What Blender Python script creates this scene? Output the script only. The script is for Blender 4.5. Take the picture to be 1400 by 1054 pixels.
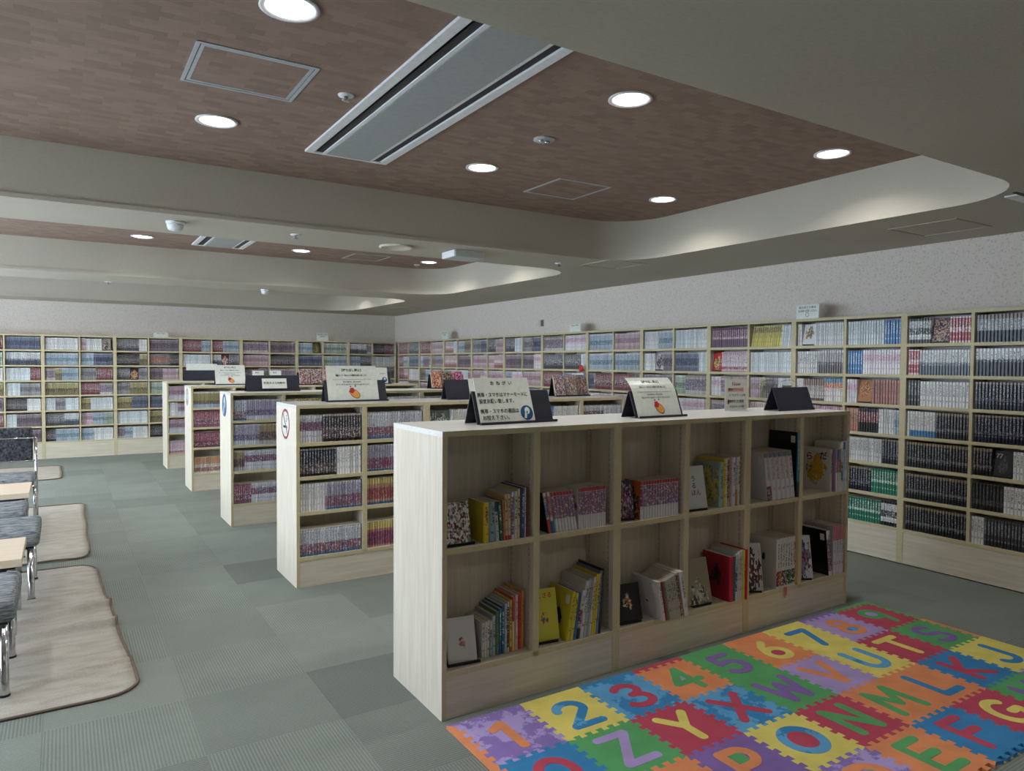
import bpy, math, random
import numpy as np
from mathutils import Matrix, Vector

# ------------------------------------------------------------------ reset
for o in list(bpy.data.objects): bpy.data.objects.remove(o, do_unlink=True)
SC = bpy.context.scene
COL = SC.collection
RNG = random.Random(7)

# ------------------------------------------------------------------ camera
FPX, YAW, PIT, ROL, CAMZ = 972.715, 1.0074, -0.0307, 0.0061, 1.405
fw = Vector((math.cos(YAW)*math.cos(PIT), math.sin(YAW)*math.cos(PIT), math.sin(PIT)))
rt = Vector((math.sin(YAW), -math.cos(YAW), 0)); up = rt.cross(fw)
r2 = rt*math.cos(ROL) + up*math.sin(ROL); u2 = up*math.cos(ROL) - rt*math.sin(ROL)
cam_d = bpy.data.cameras.new('camera'); cam = bpy.data.objects.new('camera', cam_d); COL.objects.link(cam)
cam_d.sensor_fit = 'HORIZONTAL'; cam_d.sensor_width = 36; cam_d.lens = FPX*36/1400
cam_d.clip_start = 0.05; cam_d.clip_end = 100
M = Matrix((r2, u2, -fw)).transposed().to_4x4(); M.translation = (0, 0, CAMZ)
cam.matrix_world = M; SC.camera = cam
CP = Vector((0, 0, CAMZ))
def project(P):
    d = Vector(P) - CP; z = d.dot(fw)
    if z < .1: return None
    return (700 + FPX*d.dot(r2)/z, 527 - FPX*d.dot(u2)/z)

# ------------------------------------------------------------------ world, exposure
W = bpy.data.worlds.new('world'); SC.world = W; W.use_nodes = True
bg = W.node_tree.nodes['Background']; bg.inputs[0].default_value = (.72, .86, 1, 1); bg.inputs[1].default_value = 10.5
SC.view_settings.view_transform = 'Standard'; SC.view_settings.look = 'None'
SC.view_settings.exposure = 0.0; SC.view_settings.gamma = 1; SC.view_settings.use_curve_mapping = False
LAMP_W = 5.6          # watts of one ceiling downlight

# ------------------------------------------------------------------ sizes (metres)
XW, YB = 5.245, 12.40          # inner faces of the right and the back wall
XL, YN = -2.6, -2.2            # left (window) wall, wall behind the camera
ZL, ZH = 2.277, 2.60           # lower ceiling, coffer ceiling
COFFERS = [(-2.0, .80), (1.61, 4.66), (5.36, 8.30), (9.05, 11.72)]
CX0, CX1 = -2.2, 4.12

# ------------------------------------------------------------------ helpers
def lin(c):
    r = []
    for v in c[:3]:
        v = v/255
        r.append(v/12.92 if v <= .04045 else ((v+.055)/1.055)**2.4)
    return (r[0], r[1], r[2], 1)
def mesh_vf(name, V, F, mats=(), fm=None, smooth=False, uv=None):
    m = bpy.data.meshes.new(name); m.from_pydata([tuple(v) for v in V], [], F)
    for x in mats: m.materials.append(x)
    if fm: m.polygons.foreach_set('material_index', fm)
    if smooth: m.polygons.foreach_set('use_smooth', [True]*len(F))
    if uv:
        l = m.uv_layers.new(name='UVMap'); l.data.foreach_set('uv', [c for q in uv for c in q])
    m.update(); return m
def add(name, me, parent=None, loc=(0, 0, 0), rot=(0, 0, 0)):
    o = bpy.data.objects.new(name, me); COL.objects.link(o)
    o.location = loc; o.rotation_euler = rot
    if parent is not None: o.parent = parent
    return o
def tag(o, label, cat, group=None, kind=None):
    o['label'] = label; o['category'] = cat
    if group: o['group'] = group
    if kind: o['kind'] = kind
    return o
def thing(name, label, cat, loc=(0, 0, 0), rotz=0, group=None):
    o = bpy.data.objects.new(name, None); COL.objects.link(o); o.empty_display_size = .05
    o.location = loc; o.rotation_euler = (0, 0, rotz)
    return tag(o, label, cat, group)
def struct(o): o['kind'] = 'structure'; return o
BF = [(0, 3, 2, 1), (4, 5, 6, 7), (0, 1, 5, 4), (1, 2, 6, 5), (2, 3, 7, 6), (3, 0, 4, 7)]   # bottom top front right rear left
def bx(x0, x1, y0, y1, z0, z1):
    return [(x0,y0,z0),(x1,y0,z0),(x1,y1,z0),(x0,y1,z0),(x0,y0,z1),(x1,y0,z1),(x1,y1,z1),(x0,y1,z1)]
class MB:
    def __init__(s): s.V=[]; s.F=[]; s.M=[]
    def raw(s, V, F, mi=0, M=None):
        b=len(s.V)
        s.V += [tuple(M@Vector(v)) if M else tuple(v) for v in V]; s.F += [tuple(b+i for i in f) for f in F]
        s.M += (mi if isinstance(mi, list) else [mi]*len(F)); return s
    def box(s, x0,x1,y0,y1,z0,z1, mi=0, M=None): return s.raw(bx(x0,x1,y0,y1,z0,z1), BF, mi, M)
    def tube(s, pts, r, n=8, mi=0, closed=False):
        pts=[Vector(q) for q in pts]; N=len(pts); rings=[]
        for i,q in enumerate(pts):
            a=pts[(i-1)%N] if (closed or i>0) else q; c=pts[(i+1)%N] if (closed or i<N-1) else q
            t=(c-a).normalized(); h=Vector((0,0,1)) if abs(t.z)<.9 else Vector((1,0,0))
            u=t.cross(h).normalized(); v=t.cross(u)
            rings.append([q+(u*math.cos(k*2*math.pi/n)+v*math.sin(k*2*math.pi/n))*r for k in range(n)])
        V=[x for g in rings for x in g]; F=[]
        for i in range(N if closed else N-1):
            j=(i+1)%N
            for k in range(n): F.append((i*n+k, i*n+(k+1)%n, j*n+(k+1)%n, j*n+k))
        if not closed: F += [tuple(range(n))[::-1], tuple((N-1)*n+k for k in range(n))]
        return s.raw(V,F,mi)
    def lathe(s, prof, n=24, mi=0, M=None):
        V=[];F=[]
        for r,z in prof: V += [(r*math.cos(k*2*math.pi/n), r*math.sin(k*2*math.pi/n), z) for k in range(n)]
        for i in range(len(prof)-1):
            for k in range(n): F.append((i*n+k, i*n+(k+1)%n, (i+1)*n+(k+1)%n, (i+1)*n+k))
        F += [tuple(range(n))[::-1], tuple((len(prof)-1)*n+k for k in range(n))]
        return s.raw(V,F,mi,M)
    def prism(s, pts, z0, z1, mi=0, M=None):
        n=len(pts); V=[(x,y,z0) for x,y in pts]+[(x,y,z1) for x,y in pts]
        F=[tuple(range(n))[::-1], tuple(range(n,2*n))]+[(i,(i+1)%n,n+(i+1)%n,n+i) for i in range(n)]
        return s.raw(V,F,mi,M)
    def mesh(s, name, mats, smooth=False): return mesh_vf(name, s.V, s.F, mats, s.M, smooth)
    def obj(s, name, mats, parent=None, loc=(0,0,0), rot=(0,0,0), smooth=False):
        return add(name, s.mesh(name, mats if isinstance(mats,(list,tuple)) else [mats], smooth), parent, loc, rot)
def bevel(o, w=.003, seg=2):
    b=o.modifiers.new('bevel','BEVEL'); b.width=w; b.segments=seg; b.limit_method='ANGLE'; return o

# ------------------------------------------------------------------ materials
class NT:
    def __init__(s, name, rough=.6, spec=.35):
        s.m=bpy.data.materials.new(name); s.m.use_nodes=True; s.t=s.m.node_tree
        s.b=s.t.nodes['Principled BSDF']; s.b.inputs['Roughness'].default_value=rough
        s.b.inputs['Specular IOR Level'].default_value=spec
    def n(s, ty, **kw):
        nd=s.t.nodes.new(ty)
        for k,v in kw.items():
            if k.startswith('i_'):
                nd.inputs[int(k[2:]) if k[2:].isdigit() else k[2:]].default_value=v
            else: setattr(nd,k,v)
        return nd
    def l(s,a,b): s.t.links.new(a,b); return s
    def math(s, op, a, b=None, c=None):
        nd=s.n('ShaderNodeMath', operation=op)
        for i,x in enumerate((a,b,c)):
            if x is None: continue
            if isinstance(x,(int,float)): nd.inputs[i].default_value=x
            else: s.l(x,nd.inputs[i])
        return nd.outputs[0]
    def mix(s, f, a, b, mode='MIX'):
        nd=s.n('ShaderNodeMix', data_type='RGBA', blend_type=mode)
        for i,x in ((0,f),(6,a),(7,b)):
            if isinstance(x,(int,float)): nd.inputs[i].default_value=x
            elif isinstance(x,tuple): nd.inputs[i].default_value=x
            else: s.l(x,nd.inputs[i])
        return nd.outputs[2]
    def ramp(s, f, stops, interp='LINEAR'):
        nd=s.n('ShaderNodeValToRGB'); cr=nd.color_ramp; cr.interpolation=interp
        while len(cr.elements)<len(stops): cr.elements.new(.5)
        for e,(p,c) in zip(cr.elements,stops): e.position=p; e.color=c
        s.l(f,nd.inputs[0]); return nd.outputs[0]
    def coord(s, kind='Object', scale=(1,1,1)):
        if kind=='Position': c=s.n('ShaderNodeNewGeometry').outputs['Position']
        else: c=s.n('ShaderNodeTexCoord').outputs[kind]
        mp=s.n('ShaderNodeMapping'); mp.inputs['Scale'].default_value=scale; s.l(c,mp.inputs[0]); return mp.outputs[0]
    def noise(s, co, scale, detail=3, rough=.5):
        nd=s.n('ShaderNodeTexNoise'); nd.inputs['Scale'].default_value=scale; nd.inputs['Detail'].default_value=detail
        nd.inputs['Roughness'].default_value=rough; s.l(co,nd.inputs['Vector']); return nd.outputs
    def col(s, c):
        if isinstance(c,tuple): s.b.inputs['Base Color'].default_value=c
        else: s.l(c,s.b.inputs['Base Color'])
        return s
    def bump(s, h, strength=.3, dist=.002):
        nd=s.n('ShaderNodeBump'); nd.inputs['Strength'].default_value=strength; nd.inputs['Distance'].default_value=dist
        s.l(h,nd.inputs['Height']); s.l(nd.outputs[0],s.b.inputs['Normal']); return s
def plain(name, c, rough=.6, metal=0, spec=.35):
    t=NT(name,rough,spec); co=t.coord('Object')
    nz=t.noise(co,40,2)[0]; c=lin(c)
    t.col(t.ramp(nz,[(0.3,tuple(x*.94 for x in c[:3])+(1,)),(.7,tuple(min(1,x*1.05) for x in c[:3])+(1,))]))
    t.b.inputs['Metallic'].default_value=metal; return t.m
def wood(name, a, b, axis='z', rough=.5):
    t=NT(name,rough); sc={'z':(30,30,1.6),'x':(1.6,30,30)}[axis]
    co=t.coord('Object',sc); nz=t.noise(co,1.6,4,.6)
    co2=t.coord('Object',tuple(x*4 for x in sc)); n2=t.noise(co2,2,2)
    f=t.math('ADD',t.math('MULTIPLY',nz[0],.75),t.math('MULTIPLY',n2[0],.25))
    t.col(t.ramp(f,[(.3,lin(a)),(.68,lin(b))])); return t.m
MAT={}
MAT['wood']=wood('pale_wood_laminate',(204,192,172),(226,218,203))
MAT['wood_h']=wood('pale_wood_laminate_lying',(200,190,168),(222,214,198),'x')
MAT['topwhite']=wood('white_top_laminate',(222,222,216),(232,232,226),'x',.22)
MAT['edge']=plain('beige_edge_banding',(200,189,152),.5)
MAT['shelfback']=wood('back_panel_laminate',(190,178,156),(212,202,184))
MAT['wallback']=plain('pale_mauve_back_panel',(200,192,190),.7)
MAT['black']=plain('black_plastic',(24,24,30),.45)
MAT['navy']=plain('dark_slate_plastic',(44,46,58),.5)
MAT['white']=plain('white_plastic',(225,226,228),.4)
MAT['paper']=plain('paper_pages',(214,206,190),.9)
MAT['card']=plain('white_card',(222,228,220),.2)
MAT['ink']=plain('black_ink',(28,28,28),.7)
MAT['inkgrey']=plain('grey_ink',(95,98,96),.7)
MAT['red']=plain('red_print',(190,45,48),.6)
MAT['blueprint']=plain('blue_print',(18,82,132),.5)
MAT['orangeprint']=plain('orange_print',(226,160,84),.6)
MAT['brownring']=plain('brown_print',(120,92,80),.6)
MAT['maroon']=plain('maroon_print',(140,40,55),.6)
MAT['chrome']=plain('chrome_tube',(200,202,205),.14,1)
MAT['alu']=plain('aluminium_trim',(176,181,185),.4,0)
MAT['acpanel']=plain('grey_white_panel',(186,190,190),.5)
MAT['accentre']=plain('grey_unit_panel',(160,164,164),.5)
MAT['tabletop']=wood('table_laminate',(214,196,172),(228,212,190),'x',.35)
MAT['ribbon']=plain('orange_ribbon',(200,95,50),.7)

t=NT('brown_mosaic_wallpaper',.75,.2)
co=t.coord('Position'); br=t.n('ShaderNodeTexBrick',offset=.5)
br.inputs['Scale'].default_value=1; br.inputs['Brick Width'].default_value=.085; br.inputs['Row Height'].default_value=.042
br.inputs['Mortar Size'].default_value=.0; br.inputs['Bias'].default_value=0
br.inputs['Color1'].default_value=lin((134,112,100)); br.inputs['Color2'].default_value=lin((156,133,120)); br.inputs['Mortar'].default_value=lin((120,92,78))
t.l(co,br.inputs[0]); n2=t.noise(t.coord('Position',(30,120,30)),2,3)[0]
t.col(t.mix(.25,br.outputs[0],t.ramp(n2,[(.3,lin((120,98,86))),(.7,lin((158,135,122)))]))); t.bump(br.outputs[0],.2,.002); MAT['brownceil']=t.m
t=NT('woven_grey_beige_wallpaper',.85,.15)
n1=t.noise(t.coord('Position',(25,160,160)),2,3)[0]; n2=t.noise(t.coord('Position',(1,1,1)),1.3,2)[0]
t.col(t.ramp(t.math('ADD',t.math('MULTIPLY',n1,.6),t.math('MULTIPLY',n2,.4)),[(.3,lin((176,169,155))),(.7,lin((194,187,173)))])); t.bump(n1,.15,.001); MAT['lowceil']=t.m
t=NT('speckled_wallpaper',.85,.15)
vo=t.n('ShaderNodeTexVoronoi',feature='F1'); vo.inputs['Scale'].default_value=62; t.l(t.coord('Position'),vo.inputs['Vector'])
nz=t.noise(t.coord('Position'),45,3)[0]
f=t.math('MULTIPLY',t.math('LESS_THAN',vo.outputs['Distance'],.42),t.math('GREATER_THAN',nz,.5))
t.col(t.mix(f,t.ramp(nz,[(.3,lin((211,202,193))),(.7,lin((218,209,200)))]),lin((196,187,178)))); MAT['wallpaper']=t.m
def carpet(name, axis):
    t=NT(name,.95,.1); co=t.coord('Object')
    wv=t.n('ShaderNodeTexWave',wave_type='BANDS',bands_direction=axis); wv.inputs['Scale'].default_value=26; wv.inputs['Distortion'].default_value=1.2; wv.inputs['Detail'].default_value=2
    wv.inputs['Detail Scale'].default_value=6; t.l(co,wv.inputs['Vector'])
    nz=t.noise(t.coord('Position'),260,2)[0]; big=t.noise(t.coord('Position'),3,3)[0]
    oi=t.n('ShaderNodeObjectInfo')
    f=t.math('ADD',t.math('MULTIPLY',wv.outputs[1],.2),t.math('ADD',t.math('MULTIPLY',nz,.42),t.math('MULTIPLY',big,.16)))
    c=t.ramp(f,[(.15,lin((98,105,100))),(.42,lin((128,135,129))),(.75,lin((158,163,156)))])
    k=t.math('ADD',.9,t.math('MULTIPLY',oi.outputs['Random'],.2))
    t.col(t.mix(1.0,c,t.n('ShaderNodeCombineColor').outputs[0],'MULTIPLY'))
    cc=[n for n in t.t.nodes if n.bl_idname=='ShaderNodeCombineColor'][0]
    for i in range(3): t.l(k,cc.inputs[i])
    t.bump(f,.5,.003); return t.m
def _dark(m):
    for n in m.node_tree.nodes:
        if n.bl_idname=='ShaderNodeValToRGB':
            for e in n.color_ramp.elements: e.color=tuple(v*.72 for v in e.color[:3])+(1,)
    return m
MAT['carpetd']=_dark(carpet('dark_ribbed_carpet_tile','Y')); MAT['carpetx']=carpet('ribbed_carpet_tile_a','X'); MAT['carpety']=carpet('ribbed_carpet_tile_b','Y')
def foam(name,c,c2=None):
    t=NT(name,.7,.25); co=t.coord('Position')
    vo=t.n('ShaderNodeTexVoronoi'); vo.inputs['Scale'].default_value=330; t.l(co,vo.inputs['Vector'])
    nz=t.noise(co,9,3)[0]; c=lin(c)
    base=t.ramp(nz,[(.3,tuple(x*.9 for x in c[:3])+(1,)),(.7,tuple(min(1,x*1.08) for x in c[:3])+(1,))])
    if c2:   # worn two-tone surface
        n3=t.noise(t.coord('Position'),5.5,5,.7)[0]; base=t.mix(t.ramp(n3,[(.5,(0,0,0,1)),(.53,(1,1,1,1))]),base,lin(c2))
    t.col(base); t.bump(vo.outputs['Distance'],.35,.0015); return t.m
FO={k:foam('foam_'+k,c,dict(purple=(176,158,212),sky=(58,134,188)).get(k)) for k,c in dict(purple=(140,118,186),lilac=(174,154,208),yellow=(226,212,112),blue=(58,134,188),sky=(98,166,212),red=(188,74,96),orange=(226,144,96),green=(92,166,104),violet=(134,106,172)).items()}
def rugmat():
    t=NT('cream_fleece',.95,.1); nz=t.noise(t.coord('Position',(3,9,3)),2.2,4)[0]; n2=t.noise(t.coord('Position'),180,2)[0]
    t.col(t.mix(.3,t.ramp(nz,[(.35,lin((156,150,138))),(.6,lin((174,171,163)))]),t.ramp(n2,[(.3,lin((148,140,128))),(.7,lin((196,192,182)))]))); t.bump(n2,.4,.003); return t.m
MAT['rug']=rugmat(); MAT['rugedge']=plain('brown_binding',(112,98,88),.9)
t=NT('mottled_grey_upholstery',.9,.15); nz=t.noise(t.coord('Position',(4,14,40)),4,5,.65)[0]
t.col(t.ramp(nz,[(.34,lin((66,70,76))),(.48,lin((120,125,130))),(.66,lin((158,164,168)))])); t.bump(nz,.3,.002); MAT['fabric']=t.m
t=NT('dark_streaked_upholstery',.9,.15); nz=t.noise(t.coord('Position',(20,20,14)),3,5,.65)[0]
t.col(t.ramp(nz,[(.36,lin((34,36,42))),(.55,lin((78,80,86))),(.75,lin((112,115,120)))])); MAT['fabricdark']=t.m
t=NT('lamp_lens',.5); t.b.inputs['Emission Color'].default_value=(1,.97,.92,1); t.b.inputs['Emission Strength'].default_value=9; t.col((.9,.9,.9,1)); MAT['lens']=t.m
t=NT('window_glass',.05); tr=t.n('ShaderNodeBsdfTransparent'); gl=t.n('ShaderNodeBsdfGlossy'); gl.inputs['Roughness'].default_value=.02
mx=t.n('ShaderNodeMixShader'); mx.inputs[0].default_value=.06; t.l(tr.outputs[0],mx.inputs[1]); t.l(gl.outputs[0],mx.inputs[2])
t.l(mx.outputs[0],t.t.nodes['Material Output'].inputs[0]); MAT['glass']=t.m

def attr(t,name):
    nd=t.n('ShaderNodeAttribute'); nd.attribute_type='GEOMETRY'; nd.attribute_name=name; return nd.outputs
def spine_mat():
    t=NT('printed_book_spine',.32,.5)
    A,B,C,D,E,P,Q=[attr(t,k)[0] for k in ('cA','cB','cC','cD','cE','cP','cQ')]
    uv=t.n('ShaderNodeUVMap'); uv.uv_map='UVMap'; s=t.n('ShaderNodeSeparateXYZ'); t.l(uv.outputs[0],s.inputs[0]); u,v=s.outputs[0],s.outputs[1]
    p=t.n('ShaderNodeSeparateColor'); t.l(P,p.inputs[0]); q=t.n('ShaderNodeSeparateColor'); t.l(Q,q.inputs[0])
    nb=t.noise(t.coord('Position'),95,2,.6); nc=t.n('ShaderNodeTexVoronoi'); nc.inputs['Scale'].default_value=190; t.l(t.coord('Position'),nc.inputs['Vector'])
    ng=t.noise(t.coord('Position',(1,1,1)),190,2,.6)[0]
    # artwork zone
    sp=t.n('ShaderNodeSeparateColor'); t.l(nc.outputs['Color'],sp.inputs[0])
    art=t.mix(t.math('GREATER_THAN',sp.outputs[0],.55),E,t.mix(t.math('GREATER_THAN',sp.outputs[1],.5),A,C))
    inart=t.math('MULTIPLY',t.math('GREATER_THAN',v,q.outputs[0]),t.math('LESS_THAN',v,q.outputs[1]))
    c=t.mix(inart,A,art)
    # title lettering
    inu=t.math('LESS_THAN',t.math('ABSOLUTE',t.math('SUBTRACT',u,.5)),.27)
    inv=t.math('MULTIPLY',t.math('GREATER_THAN',v,.42),t.math('LESS_THAN',v,.9))
    g=t.math('GREATER_THAN',ng,.52)
    ti=t.math('MULTIPLY',t.math('MULTIPLY',inu,inv),t.math('MULTIPLY',g,q.outputs[2]))
    c=t.mix(ti,c,C)
    # volume number
    vn=t.math('MULTIPLY',t.math('GREATER_THAN',v,.2),t.math('LESS_THAN',v,.27))
    vn=t.math('MULTIPLY',t.math('MULTIPLY',vn,inu),t.math('MULTIPLY',g,q.outputs[2]))
    c=t.mix(vn,c,C)
    c=t.mix(t.math('GREATER_THAN',v,t.math('SUBTRACT',1,p.outputs[0])),c,B)
    c=t.mix(t.math('LESS_THAN',v,p.outputs[1]),c,D)
    t.col(c); return t.m
def cover_mat():
    t=NT('printed_book_cover',.3,.5)
    A,B,C,D,E,P=[attr(t,k)[0] for k in ('fA','fB','fC','fD','fE','fP')]
    uv=t.n('ShaderNodeUVMap'); uv.uv_map='UVMap'; s=t.n('ShaderNodeSeparateXYZ'); t.l(uv.outputs[0],s.inputs[0]); u,v=s.outputs[0],s.outputs[1]
    p=t.n('ShaderNodeSeparateColor'); t.l(P,p.inputs[0])   # r = picture radius, g = picture height, b = blotch size
    nz=t.noise(uv.outputs[0],4.5,3,.6); sx=t.n('ShaderNodeSeparateColor'); t.l(nz[1],sx.inputs[0])
    du=t.math('SUBTRACT',u,.5); dv=t.math('MULTIPLY',t.math('SUBTRACT',v,p.outputs[1]),1.05)
    d=t.math('SQRT',t.math('ADD',t.math('MULTIPLY',du,du),t.math('MULTIPLY',dv,dv)))
    d=t.math('ADD',d,t.math('MULTIPLY',t.math('SUBTRACT',sx.outputs[0],.5),t.math('MULTIPLY',p.outputs[0],3.2)))
    inn=t.math('LESS_THAN',d,p.outputs[0])
    oi=t.n('ShaderNodeObjectInfo')
    vo=t.n('ShaderNodeTexVoronoi',voronoi_dimensions='4D'); vo.inputs['Scale'].default_value=16
    t.l(uv.outputs[0],vo.inputs['Vector']); t.l(t.math('MULTIPLY',oi.outputs['Random'],20),vo.inputs['W'])
    sc=t.n('ShaderNodeSeparateColor'); t.l(vo.outputs['Color'],sc.inputs[0])
    pic=t.mix(t.math('GREATER_THAN',sc.outputs[0],.5),t.mix(t.math('GREATER_THAN',sc.outputs[1],.5),B,C),t.mix(t.math('GREATER_THAN',sc.outputs[2],.5),D,E))
    c=t.mix(inn,A,pic)
    t.col(c); return t.m
SPINE=spine_mat(); COVER=cover_mat()

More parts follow.
